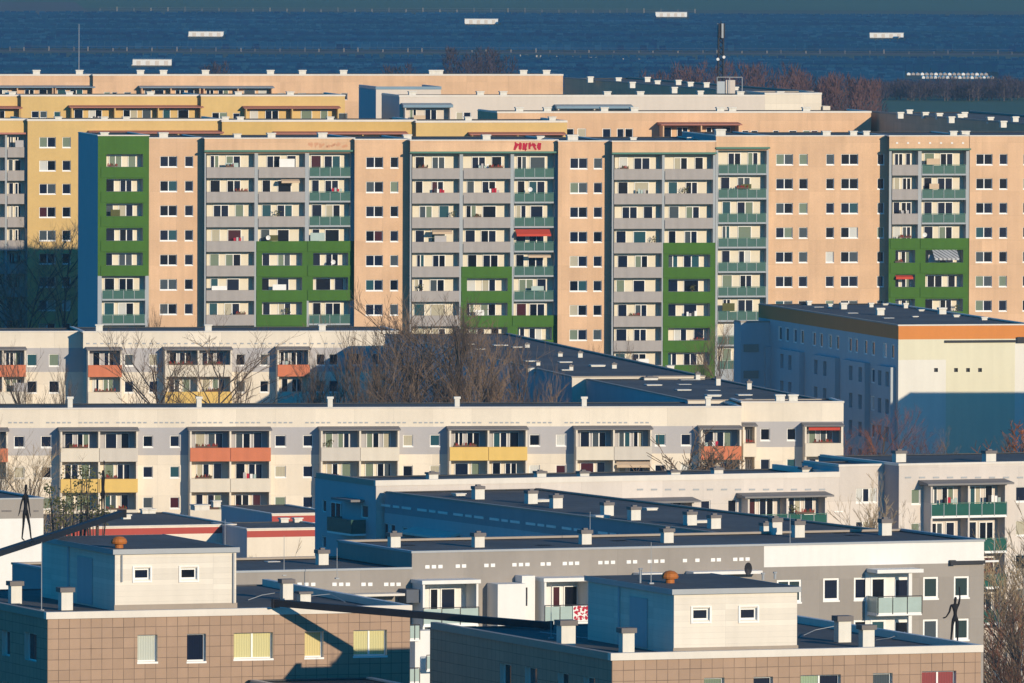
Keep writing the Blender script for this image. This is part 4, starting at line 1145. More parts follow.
# ------------------------------------------------------------------ M and L: low buildings at left
cM = at_z(43.5, 499, 13.0)
Mb = Building('pale_hall', 'windowless pale hall with a grey attic band at the left edge', 'building', (cM[0] - 40 * math.cos(R(20)), cM[1] - 40 * math.sin(R(20))), R(20), 40, 14, 13.0)
zm = Mb.z(20, 518.5)
Mb.seg(0, 40, 0, 13.0, lambda s, z: jgrey if z > zm else white, bz=[zm]); Mb.finish(cop=greycop, cop_h=.12)
attic_vents(Mb, [4, 9, 22, 26, 36], lambda p: 511, 0, .4, .12, chimcap)
def stripe(name, label, px0, px1, ytop, zt, D, al=R(20), ws=(.9, 2.0)):
    c = at_z(px0, ytop, zt); b = Building(name, label, 'building', c, al, 10, D, zt)
    u1 = b.u(px1, ytop); za = zt - ws[0]; zc = zt - .14
    b.seg(0, u1, 0, zt, lambda s, z: redstripe if za < z < zc else (cream if z > za - 2.0 else bluegrey), bz=[za, zc, za - 2.0], side=bluegrey); b.finish(cop_h=.10, left_mat=bluegrey, roof_drop=.02)
    return b
L1 = stripe('striped_pavilion', 'low flat pavilion with a red stripe behind the rusty roof dome', 60, 236, 528.0, 5.2, 20, ws=(.70, 0))
L2 = stripe('striped_pavilion', 'nearer red striped pavilion right of the first one with a small bare tree before it', 247, 338, 529.5, 5.2, 10, ws=(.70, 0))
L3 = stripe('striped_pavilion', 'red striped pavilion set back highest at the foot of the cream slab', 272, 338, 514.5, 5.6, 14, ws=(.75, 0))
for px, py in ((113, 508), (131, 510), (126, 519)): L1.chimney(px, py + 2, .7, .6, 5.0, capm=chim)
for px, py in ((251, 517), (266, 517), (216, 505)): L2.chimney(px, py + 2, .7, .6, 5.0, capm=chim)
L1.chimney(200, 510, 1.4, .5, 5.0, capm=chim)
# ------------------------------------------------------------------ foreground towers
def tower(label, pl, pr, wins, lwins, back=None):
    c = at_z(*pl, 23.0); r = at_z(*pr, 23.0)
    al = math.atan2(r[1] - c[1], r[0] - c[0]); W = math.hypot(r[0] - c[0], r[1] - c[1])
    b = Building('tiled_tower', label, 'building', c, al, W, 24.6, 23.0)
    if back: b.D = b.vl(*back)
    h = []
    for p0, p1, y0, y1, n, kind in wins:
        for k in range(4):
            b.window(b.u(p0, y0), b.u(p1, y0), b.z(p0, y1) - 2.8 * k, b.z(p0, y0) - 2.8 * k, 0, n, kind if k == 0 else 'std', .32, .07 if n == 1 else .06, holes=h, rm=coping)
    lh = []
    for p0, p1, y0, y1 in lwins:
        va, vb = sorted((b.vl(p0, y0), b.vl(p1, y0)))
        z1, z0 = b.zl((p0 + p1) / 2, y0), b.zl((p0 + p1) / 2, y1)
        for k in range(2):
            o = b.window_left(va, vb, z0 - 2.8 * k, z1 - 2.8 * k, n=1, holes=lh, dep=.30, rm=coping)
    b.seg(0, W, 0, 22.62, tile, h)
    b.finish(left_holes=lh, cop=coping, left_cop=tancop, cop_h=.38, roof_drop=0.0, cop_out=.10)
    return b
def stairhouse(b, pc, pr, pb, zt, wins, dome, drain):
    """The lift and stair house on the roof: corner pc, right end pr and rear left corner pb seen at roof level zt."""
    c, r, bk = at_z(*pc, zt), at_z(*pr, zt), at_z(*pb, zt)
    u0, v0 = b.uv(*c); u1, _ = b.uv(*r); v1 = b.vl(pb[0], pb[1], u0); zf = 22.62
    q = MB(); h = []
    for p0, p1, y0, y1 in wins:
        a, e = b.u(p0, y0, v0), b.u(p1, y0, v0); z0, z1 = b.z(p0, y1, v0), b.z(p0, y0, v0)
        h.append((a, e, z0, z1, .22, frame, None))
    b.facade(q, lambda a, d, z: (a, v0 + d, z), u0, u1, zf, zt - .25, h, panelw, bz=[zf + .35])
    q.quad([(u0, v0, zf), (u0, v1, zf), (u0, v1, zt - .25), (u0, v0, zt - .25)], panelw)
    q.quad([(u1, v0, zf), (u1, v1, zf), (u1, v1, zt - .25), (u1, v0, zt - .25)], panelw)
    q.quad([(u0, v1, zf), (u1, v1, zf), (u1, v1, zt - .25), (u0, v1, zt - .25)], panelw)
    q.box(u0 - .05, u1 + .05, v0 - .06, v0 - .004, zf + .002, zf + .33, tancop)
    sh = b.build(q, 'stairhouse')
    for (a, e, z0, z1, *_ ) in h:
        b.put('window', window_mesh(e - a, z1 - z0, 1, 'dark', .10), (a + e) / 2, v0 + .15, z0 - b.zb, 0, sh)
        k = MB(); k.box(a - .10, a - .004, v0 - .06, v0 + .02, z0 - b.zb - .06, z1 - b.zb + .06, frame); k.box(e + .004, e + .10, v0 - .06, v0 + .02, z0 - b.zb - .06, z1 - b.zb + .06, frame)
        k.box(a - .10, e + .10, v0 - .07, v0 + .02, z0 - b.zb - .16, z0 - b.zb - .064, frame); k.box(a - .10, e + .10, v0 - .06, v0 + .02, z1 - b.zb + .064, z1 - b.zb + .12, frame)
        k.build('window_surround', sh)
    q = MB(); q.box(u0 - .12, u1 + .12, v0 - .12, v1 + .12, zt - .247, zt, bitumen)
    q.box(u0 - .16, u1 + .16, v0 - .16, v0 - .123, zt - .26, zt + .02, greycop); q.box(u0 - .16, u0 - .123, v0 - .12, v1 + .16, zt - .26, zt + .02, greycop); q.box(u1 + .123, u1 + .16, v0 - .12, v1 + .16, zt - .26, zt + .02, greycop)
    rf = b.build(q, 'stairhouse_roof', sh)
    # metal doors on the shaded side
    q = MB(); q.box(u0 - .06, u0 - .004, v0 + (v1 - v0) * .30, v0 + (v1 - v0) * .50, zf + .1, zt - .7, bluegrey); b.build(q, 'door', sh)
    q = MB(); q.box(u0 - .05, u0 - .004, v0 + (v1 - v0) * .62, v0 + (v1 - v0) * .64, zf + .02, zt - .3, bluegrey); b.build(q, 'cable_duct', sh)
    q = MB()
    for a in drain:
        uu = b.u(a, 560, v0); q.tube((uu, v0 - .09, zt - .3), (uu, v0 - .09, zf + (1.6 if a < 130 else .3)), .05, .05, greycop)
    if drain: b.build(q, 'downpipe', sh)
    # ventilator dome
    x, y = at_z(dome[0], dome[1], zt); u, v = b.uv(x, y); q = MB(); n = 14; prof = [(.24, 0), (.24, .22), (.42, .24), (.46, .34), (.40, .50), (.24, .62), (.05, .66)]
    for (r0, z0), (r1, z1) in zip(prof, prof[1:]): q.tube((u, v, zt + z0), (u, v, zt + z1), r0, r1, rust, n)
    b.build(q, 'vent_dome', rf)
    return u0, u1, v0, v1
T1 = tower('brown tiled tower at lower left with yellow curtained windows and a roof stair house', (47.5, 612.2), (410, 605),
           [(137.5, 157.5, 635, 662, 1, 'blind'), (187, 206, 634, 661.5, 1, 'std'), (233.8, 273, 633, 659, 2, 'yellow'), (304.7, 323.5, 631.5, 657.5, 1, 'yellow'), (353.5, 387, 630.3, 656, 2, 'yellow')],
           [(2, 10, 631, 656), (24.5, 36.5, 633, 661)])
sh1 = stairhouse(T1, (115, 549.7), (239, 548), (42, 538.8), 26.0, [(134, 150, 568.3, 579.8), (180.5, 197, 568, 579.5)], (119, 548), [121.5, 233])
T2 = tower('brown tiled tower at lower right carrying a waving black figure', (612, 653.2), (981, 644.8),
           [(704, 724.5, 678, 703, 1, 'std'), (753.5, 773, 677, 702, 1, 'std'), (800.6, 840.8, 675.3, 700, 2, 'green'), (873, 892.6, 673.3, 698, 1, 'std'), (921.8, 956.3, 671.4, 697, 2, 'red')],
           [(500, 511, 664, 690), (525, 537, 667.5, 693), (558, 568.5, 673, 699), (583.6, 595, 677, 703)], (430, 628))
sh2 = stairhouse(T2, (674, 589.6), (799.5, 587.4), (588, 578.3), 26.0, [(692.5, 709.5, 608.5, 620.5), (740, 757, 608, 620)], (670, 583), [])
def tchim(b, lst):
    for px, py, w, h in lst: b.chimney(px, py, w, h, 22.63, capm=chimcap, cap_over=.10)
tchim(T1, [(15, 603.5, .62, 1.25), (65.5, 610, .66, 1.25), (286.5, 599.5, .6, 1.15), (304, 603, .62, .65)])
tchim(T2, [(566, 645.5, .80, 1.35), (626.5, 652.5, .66, 1.30), (842.5, 642, .72, 1.40), (866.5, 647.5, .66, 1.20)])
def mast(px, py, h, z, b, r=.025, name='lightning_rod'):
    x, y = at_z(px, py, z); u, v = b.uv(x, y); q = MB(); q.tube((u, v, z), (u, v, z + h), r, r * .6, greycop, 5); q.box(u - .12, u + .12, v - .12, v + .12, z + .002, z + .08, greycop)
    b.build(q, name, b.roofo)
mast(41.5, 611, 3.8, 22.64, T1); mast(551, 639, 2.9, 22.64, T2); mast(651, 584, 2.2, 26, T2); mast(284, 576, 2.6, 17.6, Jb); mast(337, 579, 2.0, 17.6, Jb)
for px, py in ((225, 553), (590, 545), (790, 548)): mast(px, py, 2.2, 18.6, Jb)
q = MB(); x, y = at_z(747, 577, 26.0); u, v = T2.uv(x, y); q.tube((u, v, 26.0), (u, v, 26.4), .03, .03, dark, 6)
c = Vector((u, v - .08, 26.45)); n = 14
for k in range(n):
    a0, a1 = 2 * math.pi * k / n, 2 * math.pi * (k + 1) / n
    p0, p1 = (c + Vector((.22 * math.cos(t), -.10, .34 * math.sin(t))) for t in (a0, a1)); q.quad([c, p0, p1], dark); q.quad([p + Vector((0, .02, 0)) for p in (c, p1, p0)], dark)
T2.build(q, 'satellite_dish', T2.roofo)
for px, py, hh_ in ((640.5, 583, .7), (763, 580, .3), (775, 579, .3)):
    q = MB(); x, y = at_z(px, py, 26.0); u, v = T2.uv(x, y); q.tube((u, v, 26.0), (u, v, 26.0 + hh_), .07, .07, greycop, 8); q.tube((u, v, 26.0 + hh_), (u, v, 26.08 + hh_), .12, .12, greycop, 8); T2.build(q, 'vent_pipe', T2.roofo)
# rails and pipes lying on the left tower roof at the beam's root
q = MB()
x, y = at_z(128, 598, 22.9); u, v = T1.uv(x, y); x2, y2 = at_z(157, 606, 22.75); ua, va = T1.uv(x2, y2)
q.box(u - .35, u + .5, v - .2, v + .2, 22.632, 23.05, chimcap); q.tube((u + .4, v - .1, 22.95), (ua, va, 22.75), .10, .10, dark)
T1.build(q, 'roof_fitting', T1.roofo)
# low annexes in front of the left tower
q = MB()
ux = T1.u(285, 677, -6); z = T1.z(340, 687, -6)
AN = Building('flat_annex', 'flat roofed annex in deep shade at the foot of the left tower, bottom edge', 'building', (T1.cx + ux * T1.c + 6 * T1.s, T1.cy + ux * T1.s - 6 * T1.c), T1.al, T1.u(405, 677, -6) - ux, 5.9, z)
AN.seg(0, AN.W, 0, z, bluegrey); AN.finish(cop=coping, cop_h=.10)
# black cables running over the roofs: catenary tubes
def cable(b, pts, r=.02):
    q = MB()
    P = [(*b.uv(*at_z(px, py, z)), z) for px, py, z in pts]
    for a, c in zip(P, P[1:]): q.tube(a, c, r, r, greycop, 4)
    b.build(q, 'lightning_cable', b.roofo)
cable(T1, [(248, 600, 22.66), (262, 595, 22.9), (281, 592, 23.0)]); cable(T1, [(310, 596, 22.9), (330, 594, 22.9), (345, 602, 22.66)])
cable(T2, [(800, 637, 22.66), (815, 630, 22.9), (835, 626, 23.1)]); cable(T2, [(876, 640, 22.66), (890, 638, 22.8), (905, 632, 22.8)])
cable(T2, [(540, 632, 22.65), (640, 645, 22.65)], .03)

# ------------------------------------------------------------------ beams and figures
def beam(name, label, a, b_, w=.42, h=.36):
    a, b_ = Vector(a), Vector(b_); d = (b_ - a); Lh = d.length; al = math.atan2(d.y, d.x)
    root = tag(empty(name, a, al), label, 'beam')
    q = MB(); rise = d.z
    q.box(0, Lh, -w / 2, w / 2, -h, 0, beamm)
    o = q.build('box_girder', root); o.rotation_euler = (0, -math.asin(rise / Lh), 0)
    q = MB()
    for t in (0.0, Lh - .12): q.box(t - .01, t + .13, -w / 2 - .08, w / 2 + .08, -h - .08, .05, dark)
    o = q.build('end_plate', root); o.rotation_euler = (0, -math.asin(rise / Lh), 0)
    return root
xa, ya = at_z(-6, 551.5, 26.5); xb, yb = at_z(122, 510.5, 26.5)
beam('steel_beam', 'dark steel beam resting on the left stair house, rising to a point with two figures', (xa, ya, 26.5), (xb, yb, 26.5), .38, .32)
xc, yc = at_z(275, 599.4, 23.48); xd, yd = at_z(550, 620.8, 23.10)
beam('steel_beam', 'long dark steel beam bridging from the left tower roof to the right tower roof', (xc, yc, 23.48), (xd, yd, 23.03), .46, .37)
def figure(name, label, px, py, z, height, J, yaw, slim=1.0):
    """A slender cast figure: joints as fractions of the height, grown into one skin."""
    x, y = at_z(px, py, z)
    V = {k: Vector(p[:3]) * height for k, p in J.items()}; keys = list(J)
    Ed = [('pelvis', 'belly'), ('belly', 'chest'), ('chest', 'neck'), ('neck', 'head0'), ('head0', 'head1'),
          ('chest', 'sl'), ('sl', 'el'), ('el', 'wl'), ('wl', 'hl'), ('chest', 'sr'), ('sr', 'er'), ('er', 'wr'), ('wr', 'hr'),
          ('pelvis', 'il'), ('il', 'kl'), ('kl', 'al'), ('al', 'tl'), ('pelvis', 'ir'), ('ir', 'kr'), ('kr', 'ar'), ('ar', 'tr')]
    me = bpy.data.meshes.new(name)
    me.from_pydata([tuple(V[k]) for k in keys], [(keys.index(a), keys.index(b_)) for a, b_ in Ed], [])
    tmp = bpy.data.objects.new('tmp_figure', me); COL.objects.link(tmp)
    sk = tmp.modifiers.new('skin', 'SKIN'); sk.use_smooth_shade = True
    ss = tmp.modifiers.new('sub', 'SUBSURF'); ss.levels = ss.render_levels = 2
    for i, k in enumerate(keys):
        r = J[k][3] * height * slim; me.skin_vertices[0].data[i].radius = (r, r); me.skin_vertices[0].data[i].use_root = (k == 'pelvis')
    dg = bpy.context.evaluated_depsgraph_get(); dg.update()
    out = bpy.data.meshes.new_from_object(tmp.evaluated_get(dg))
    bpy.data.objects.remove(tmp)
    # fingers, unequal and slightly bent, rooted in the palm
    q = MB()
    for hnd, wrist in (('hl', 'wl'), ('hr', 'wr')):
        d = (V[hnd] - V[wrist]).normalized(); sd = d.orthogonal().normalized(); r = .006 * height
        for k, ln in enumerate((.030, .036, .033, .026)):
            p0 = V[hnd] - d * .004 * height + sd * ((k - 1.5) * .008 * height); p1 = p0 + d * (ln * .6 * height); p2 = p1 + d * (ln * .4 * height) + d.cross(sd) * .004 * height
            q.tube(p0, p1, r, r * .8, bronze, 5); q.tube(p1, p2, r * .8, r * .5, bronze, 5)
        p0 = V[wrist].lerp(V[hnd], .5); p1 = p0 + sd * .022 * height + d * .014 * height; q.tube(p0, p1, r, r * .6, bronze, 5)
    for ft in ('tl', 'tr'):
        p = V[ft]; q.box(p.x - .035 * height, p.x + .035 * height, p.y - .05 * height, p.y + .03 * height, -.012 * height, .004, dark)
    n0 = len(out.vertices); vs = [tuple(v.co) for v in out.vertices] + q.v
    fs = [tuple(f.vertices) for f in out.polygons] + [tuple(i + n0 for i in f) for f in q.f]
    fin_me = bpy.data.meshes.new(name); fin_me.from_pydata(vs, [], fs); fin_me.materials.append(bronze)
    for f in fin_me.polygons: f.use_smooth = True
    fin_me.update()
    o = link(name, fin_me, None, (x, y, z), yaw); tag(o, label, 'sculpture')
    return o
def joints(**kw):
    J = dict(pelvis=(0, 0, .50, .052), belly=(0, .0, .60, .045), chest=(0, 0, .73, .060), neck=(0, 0, .835, .028), head0=(0, -.005, .885, .040), head1=(0, -.008, .955, .036),
             sl=(-.085, 0, .775, .032), el=(-.12, 0, .62, .024), wl=(-.13, -.02, .48, .016), hl=(-.135, -.03, .445, .015),
             sr=(.085, 0, .775, .032), er=(.12, 0, .62, .024), wr=(.13, -.02, .48, .016), hr=(.135, -.03, .445, .015),
             il=(-.042, 0, .47, .043), kl=(-.045, -.01, .265, .030), al=(-.05, 0, .05, .020), tl=(-.05, -.05, .018, .018),
             ir=(.042, 0, .47, .043), kr=(.045, -.01, .265, .030), ar=(.05, 0, .05, .020), tr=(.05, -.05, .018, .018))
    J.update(kw); return J
figure('figure_sculpture', 'black figure with one arm raised standing on the right tower roof edge', 955, 643.3, 22.66, 2.62,
       joints(sr=(.07, 0, .785, .030), er=(.095, 0, .92, .022), wr=(.085, 0, 1.07, .016), hr=(.082, 0, 1.115, .014), el=(-.115, 0, .64, .024), wl=(-.185, -.02, .535, .017), hl=(-.225, -.02, .52, .018),
              head1=(.01, -.01, .945, .036), kl=(-.062, 0, .27, .031), al=(-.085, 0, .05, .021), tl=(-.095, -.05, .018, .018)), .1, .85)
figure('figure_sculpture', 'slim black walking figure low on the left beam, arms hanging', 25.5, 541.5, 26.5, 3.3,
       joints(el=(-.10, .02, .63, .022), wl=(-.13, .03, .50, .015), hl=(-.15, .03, .46, .015), er=(.09, 0, .62, .022), wr=(.08, -.03, .48, .015), hr=(.08, -.04, .44, .014),
              kl=(-.035, .02, .265, .027), al=(-.03, .05, .05, .018), tl=(-.03, .0, .018, .017), kr=(.06, -.04, .265, .027), ar=(.075, -.06, .05, .018), tr=(.08, -.11, .018, .017), sl=(-.05, 0, .775, .024), sr=(.05, 0, .775, .024)), 1.0, .68)
figure('figure_sculpture', 'thin black figure seen side on near the upper tip of the beam', 103, 516.0, 26.5, 2.75,
       joints(sl=(-.02, -.05, .775, .028), sr=(.02, .05, .775, .028), el=(-.02, -.05, .64, .022), er=(.02, .04, .93, .020), wl=(-.02, -.07, .50, .015), hl=(-.02, -.08, .46, .014), wr=(.02, .02, 1.07, .015), hr=(.02, .02, 1.12, .013),
              il=(-.02, -.02, .47, .038), ir=(.02, .02, .47, .038), kl=(-.022, -.04, .265, .027), kr=(.022, .03, .265, .027), al=(-.022, -.05, .05, .018), ar=(.022, .05, .05, .018), tl=(-.022, -.10, .018, .017), tr=(.022, .0, .018, .017)), 0, .7)

# ------------------------------------------------------------------ far plain: cabins, masts, greenhouses
def cabin(px0, px1, py0, py1, label):
    Y = at_z((px0 + px1) / 2, py1, -2.99)[1]; x0, x1 = (ray(px0, py1)[0] * Y, ray(px1, py1)[0] * Y); h = at_y(px0, py0, Y)[1] + 2.99
    root = tag(empty('transformer_cabin', ((x0 + x1) / 2, Y, -2.99)), label, 'cabin', 'white cabins in the solar farm'); w = (x1 - x0) / 2
    q = MB(); q.box(-w, w, 0, 3, .2, h - .15, satw); q.box(-w + .2, w - .2, .2, 2.8, 0, .2, chimcap); q.build('wall', root)
    q = MB(); q.box(-w - .15, w + .15, -.15, 3.15, h - .147, h, greycop); q.build('roof', root)
    for k in range(4): x = -w + (k + .6) * 2 * w / 4.4; q = MB(); q.box(x, x + w * .2, -.04, -.004, .3, h * .75, greywhite); q.build('door', root)
cabin(187.5, 223.5, 31.2, 37.0, 'white transformer cabin in the solar field, second from left')
cabin(131, 171.5, 59, 66, 'white transformer cabin nearest to the rooftops at left')
cabin(464.7, 498, 18.5, 24.5, 'white transformer cabin standing alone in the middle of the solar field')
cabin(655.5, 687, 11.8, 17.3, 'white transformer cabin at the far edge of the solar field')
cabin(869, 903.5, 32.5, 38.3, 'white transformer cabin at the right in the solar field')
Yg = at_z(950, 78.5, -2.99)[1]
for k, (p0, p1, y0, y1, lb) in enumerate(((907, 989, 73.0, 75.2, 'long pale glasshouse roof behind the hedge, rear of the pair'), (922, 995, 76.6, 78.6, 'long pale glasshouse roof behind the hedge, front of the pair'))):
    Y = at_z(p0, y1, -2.99)[1]; x0, x1 = ray(p0, y1)[0] * Y, ray(p1, y1)[0] * Y
    root = tag(empty('glasshouse', (x0, Y, -2.99)), lb, 'greenhouse', 'glasshouses beyond the hedge')
    q = MB(); n = 18; st = (x1 - x0) / n
    for i in range(n):
        a, c = i * st, (i + 1) * st - .3; m = (a + c) / 2
        q.quad([(a, 0, 0), (c, 0, 0), (c, 0, .5), (m, 0, .8), (a, 0, .5)], greyconc if i % 3 else satw); q.quad([(a, 0, .5), (m, 0, .8), (m, 8, .8), (a, 8, .5)], fglass); q.quad([(m, 0, .8), (c, 0, .5), (c, 8, .5), (m, 8, .8)], fglass)
    q.build('glass_roof', root)
def thin_mast(px, py0, py1, Y, r, label, b=None):
    x, z1 = at_y(px, py0, Y); z0 = at_y(px, py1, Y)[1]
    root = tag(empty('antenna_mast', (x, Y, z0)), label, 'antenna'); q = MB(); q.tube((0, 0, 0), (0, 0, z1 - z0), r, r * .7, greycop, 6); q.build('pole', root)
    q = MB(); q.box(-.5, .5, -.5, .5, -.3, .15, chim); q.build('base', root)
thin_mast(79, 24, 76, 1712, .055, 'thin grey antenna mast on the rearmost pink roof at left')
Yt = 1592.0; x, z1 = at_y(721, 21, Yt); z0 = at_y(721, 93, Yt)[1]; Ht = z1 - z0
root = tag(empty('radio_mast', (x, Yt, z0)), 'dark lattice radio mast with a drum of antennas on top', 'radio mast')
q = MB(); s = .33
for a, c in ((-s, -s), (s, -s), (s, s), (-s, s)): q.tube((a, c, 0), (a, c, Ht * .80), .13, .11, dark, 5)
k = 0; z = 0
while z < Ht * .78:
    for (a, c), (e, f) in zip(((-s, -s), (s, -s), (s, s), (-s, s)), ((s, -s), (s, s), (-s, s), (-s, -s))): q.tube((a, c, z), (e, f, z + .8), .07, .07, dark, 4)
    z += .8
q.build('lattice_pole', root)
for k in range(6):
    t = k * math.pi / 3; q = MB(); cx_, cy_ = .40 * math.cos(t), .40 * math.sin(t); q.box(cx_ - .13, cx_ + .13, cy_ - .13, cy_ + .13, Ht * .765, Ht * .965, fin if k % 2 else dark); q.build('antenna_panel', root)
q = MB(); q.tube((0, 0, Ht * .74), (0, 0, Ht), .16, .05, dark, 6); q.build('spire', root)
for zz, px in ((.50, .4), (.47, -.4)): q = MB(); q.tube((px, -.5, Ht * zz), (px, -.7, Ht * zz), .2, .2, satw, 10); q.build('dish', root)
x0, _ = at_y(717, 90, Yt - 2); x1, zc = at_y(731, 80, Yt - 2); x2, _ = at_y(742, 90, Yt - 2)
root = tag(empty('equipment_cabinet', (x0, Yt - 3, z0)), 'pinkish equipment cabinet in a frame at the foot of the radio mast', 'cabinet')
q = MB(); q.box(0, (x1 - x0) * .55, 0, 1.5, 0, (zc - z0) * .9, bluegrey); q.box((x1 - x0) * .62, (x2 - x0) * .72, .1, 1.6, 0, zc - z0, greywhite); q.build('housing', root)
q = MB(); w = x2 - x0
for a in (0, .5, 1): q.tube((a * w, -.3, 0), (a * w, -.3, zc - z0 + .4), .06, .06, greycop, 4)
q.tube((0, -.3, zc - z0 + .4), (w, -.3, zc - z0 + .4), .06, .06, greycop, 4); q.build('frame', root)

# ------------------------------------------------------------------ trees
def tree_meshes(seed, h, spread, upright, nb, levels=4, tw=.0115, trunk_r=.13, forkh=.25, twigm=twig, barkm=bark, kids=(3, 4), length=.32):
    r = random.Random(seed); tr, cr = MB(), MB()
    def limb(p, d, ln, rad, lev):
        seg = 3 if lev < 2 else 2; pts = [p]
        dd = d.copy()
        for k in range(seg):
            dd = (dd + Vector((r.gauss(0, .13), r.gauss(0, .13), r.gauss(0, .06) + upright * .10))).normalized()
            pts.append(pts[-1] + dd * (ln / seg))
        b = tr if lev <= 1 else cr; m = barkm if lev <= 1 else twigm
        for k in range(seg):
            t0, t1 = k / seg, (k + 1) / seg
            b.tube(pts[k], pts[k + 1], max(tw, rad * (1 - .55 * t0)), max(tw * .6, rad * (1 - .55 * t1)), m, 5 if lev <= 1 else 3, False)
        if lev >= levels: return
        n = r.randint(*kids) if lev > 0 else nb
        for i in range(n):
            t = r.uniform(.30, 1.0) if lev > 0 else r.uniform(forkh, 1.0)
            k = min(seg - 1, int(t * seg)); q = pts[k].lerp(pts[k + 1], t * seg - k)
            ang = r.uniform(0, 2 * math.pi); s = spread * r.uniform(.6, 1.3)
            nd = (dd + Vector((math.cos(ang) * s, math.sin(ang) * s, upright * r.uniform(.2, .6)))).normalized()
            limb(q, nd, ln * r.uniform(.42, .68) if lev > 0 else h * length * r.uniform(.7, 1.25) * (1.15 - .5 * t), rad * (.50 if lev else .45), lev + 1)
    limb(Vector((0, 0, 0)), Vector((0, 0, 1)), h * .78, trunk_r, 0)
    return tr.mesh('trunk'), cr.mesh('crown')
PROT = {}
def proto(kind):
    if kind not in PROT:
        a = dict(
            lime1=(11, 16, .75, .45, 16), lime2=(12, 16, .85, .35, 18), lime3=(13, 16, .65, .55, 16), lime4=(17, 16, .95, .30, 17),
            poplar1=(21, 16, .45, .9, 20), poplar2=(22, 16, .40, 1.0, 22),
            shrub1=(31, 5, .9, .4, 14), shrub2=(32, 5, 1.0, .25, 16), birch1=(41, 14, .7, .25, 16), birch2=(42, 14, .6, .3, 18))[kind]
        kw = {}
        if kind.startswith('shrub'): kw = dict(tw=.016, trunk_r=.07, forkh=.05, length=.45, twigm=twig)
        if kind.startswith('birch'): kw = dict(barkm=birch, tw=.018, trunk_r=.13)
        PROT[kind] = tree_meshes(*a, **kw)
    return PROT[kind]
def tree(kind, px, py_top, Y, label, name='bare_tree', cat='tree', group=None, mat=None, h0=None, wide=1.0, zb=-3.0):
    x, zt = at_y(px, py_top, Y); tm, cm = proto(kind); base = 5 if kind.startswith('shrub') else (14 if kind.startswith('birch') else 16)
    top = max(v.co.z for v in cm.vertices); s = (zt - zb) / top
    root = tag(empty(name, (x, Y, zb), rnd.uniform(0, 6.28)), label, cat, group); root.scale = (s * wide, s * wide, s)
    for nm, me in (('trunk', tm), ('crown', cm)):
        o = link(nm, me, root)
        if mat and nm == 'crown':
            o.material_slots[0].link = 'OBJECT'; o.material_slots[0].material = mat
    return root
gA = 'bare trees between the slabs'
tree('lime2', 34, 212, 1431, 'tall bare tree half in shade before the yellow slab', group=gA, wide=1.1, mat=twig_pale)  # pale twig colour stands in for sunlight on the crown
tree('lime1', 58, 206, 1433, 'bare tree with sunlit top before the yellow windows', group=gA, wide=.9, mat=twig_pale)  # sunlit top is put into the paler crown colour
tree('lime4', 12, 236, 1429, 'bare tree in full shade at the left edge before the yellow slab', group=gA)
tree('lime3', 36, 326, 1165, 'bare tree before the red balcony at the left end of the cream slab', group=gA, wide=.8)
tree('poplar1', 64, 345, 1160, 'thin bare tree in front of the shaded step of the cream slab', group=gA, wide=.7)
tree('lime1', 178, 322, 1165, 'broad bare tree before the yellow balcony of the rear cream slab, left one', group=gA)
tree('lime4', 213, 318, 1160, 'broad bare tree before the yellow balcony of the rear cream slab, right one', group=gA)
tree('poplar2', 243, 350, 1150, 'slender bare tree right of the yellow balcony tree pair', group=gA, wide=.7)
gB = 'dense thicket of bare trees before the dark wing'
for k, (px, top, Y, kd, w) in enumerate(((322, 330, 1170, 'poplar1', .9), (343, 318, 1160, 'lime3', .8), (362, 322, 1150, 'poplar2', .9), (384, 318, 1170, 'lime1', .9), (402, 303, 1140, 'poplar1', 1.0), (417, 288, 1155, 'lime2', 1.0),
        (433, 276, 1165, 'lime3', 1.0), (447, 292, 1140, 'poplar2', 1.0), (462, 284, 1160, 'lime4', .9), (478, 300, 1145, 'lime1', .9), (492, 312, 1155, 'poplar1', .9), (508, 306, 1140, 'lime3', .8), (524, 334, 1135, 'poplar2', .8), (541, 345, 1130, 'lime2', .7), (555, 358, 1125, 'poplar1', .7), (395, 335, 1125, 'lime2', .8), (455, 330, 1120, 'lime3', .8))):
    tree(kd, px, top, Y, 'bare tree in the dense thicket before the dark low wing', group=gB, wide=w)
gC = 'bare saplings at the foot of the pink slab'
for px, top, Y, kd, lb in ((636, 330, 1330, 'poplar1', 'bare sapling before the grey balconies of the pink slab'), (688, 322, 1325, 'lime3', 'bare tree before the lowest green balconies of the pink slab'), (727, 316, 1320, 'lime1', 'bare tree before the glass balconies near the gable block'),
                           (150, 300, 1300, 'poplar2', 'bare treetop at the foot of the green balcony stack'), (385, 290, 1300, 'lime3', 'bare treetop before the pink windows right of the green frames'), (590, 340, 1310, 'poplar2', 'bare treetop before the lowest pink windows in the middle'), (205, 306, 1290, 'lime2', 'bare treetop before the leftmost grey balconies of the pink slab'), (330, 300, 1290, 'poplar1', 'bare treetop under the left green frame')):
    tree(kd, px, top, Y, lb, group=gC, wide=.75)
tree('shrub1', 672, 426, 1050, 'small bare tree before the cream slab beside the right red balcony', group=gA, zb=-1)
tree('shrub2', 690, 440, 1048, 'low bare shrub touching the right red balcony', group=gA, zb=-1, wide=.8)
tree('lime1', 870, 402, 1130, 'reddish bare tree between the cream slab end and the gable', mat=twig_red, group=gA, wide=.9)
tree('lime4', 853, 418, 1120, 'low reddish bare tree right beside the cream slab end', mat=twig_red, group=gA, wide=.8)
tree('lime3', 1020, 384, 1180, 'dark bare tree at the right edge of the gable', group=gA, wide=.9)
tree('lime4', 935, 420, 1150, 'shaded reddish bare tree low before the gable', group=gA, mat=twig_red, wide=.7)
tree('lime2', 960, 424, 1145, 'dark bare tree low before the gable, right of the reddish one', group=gA, wide=.7)
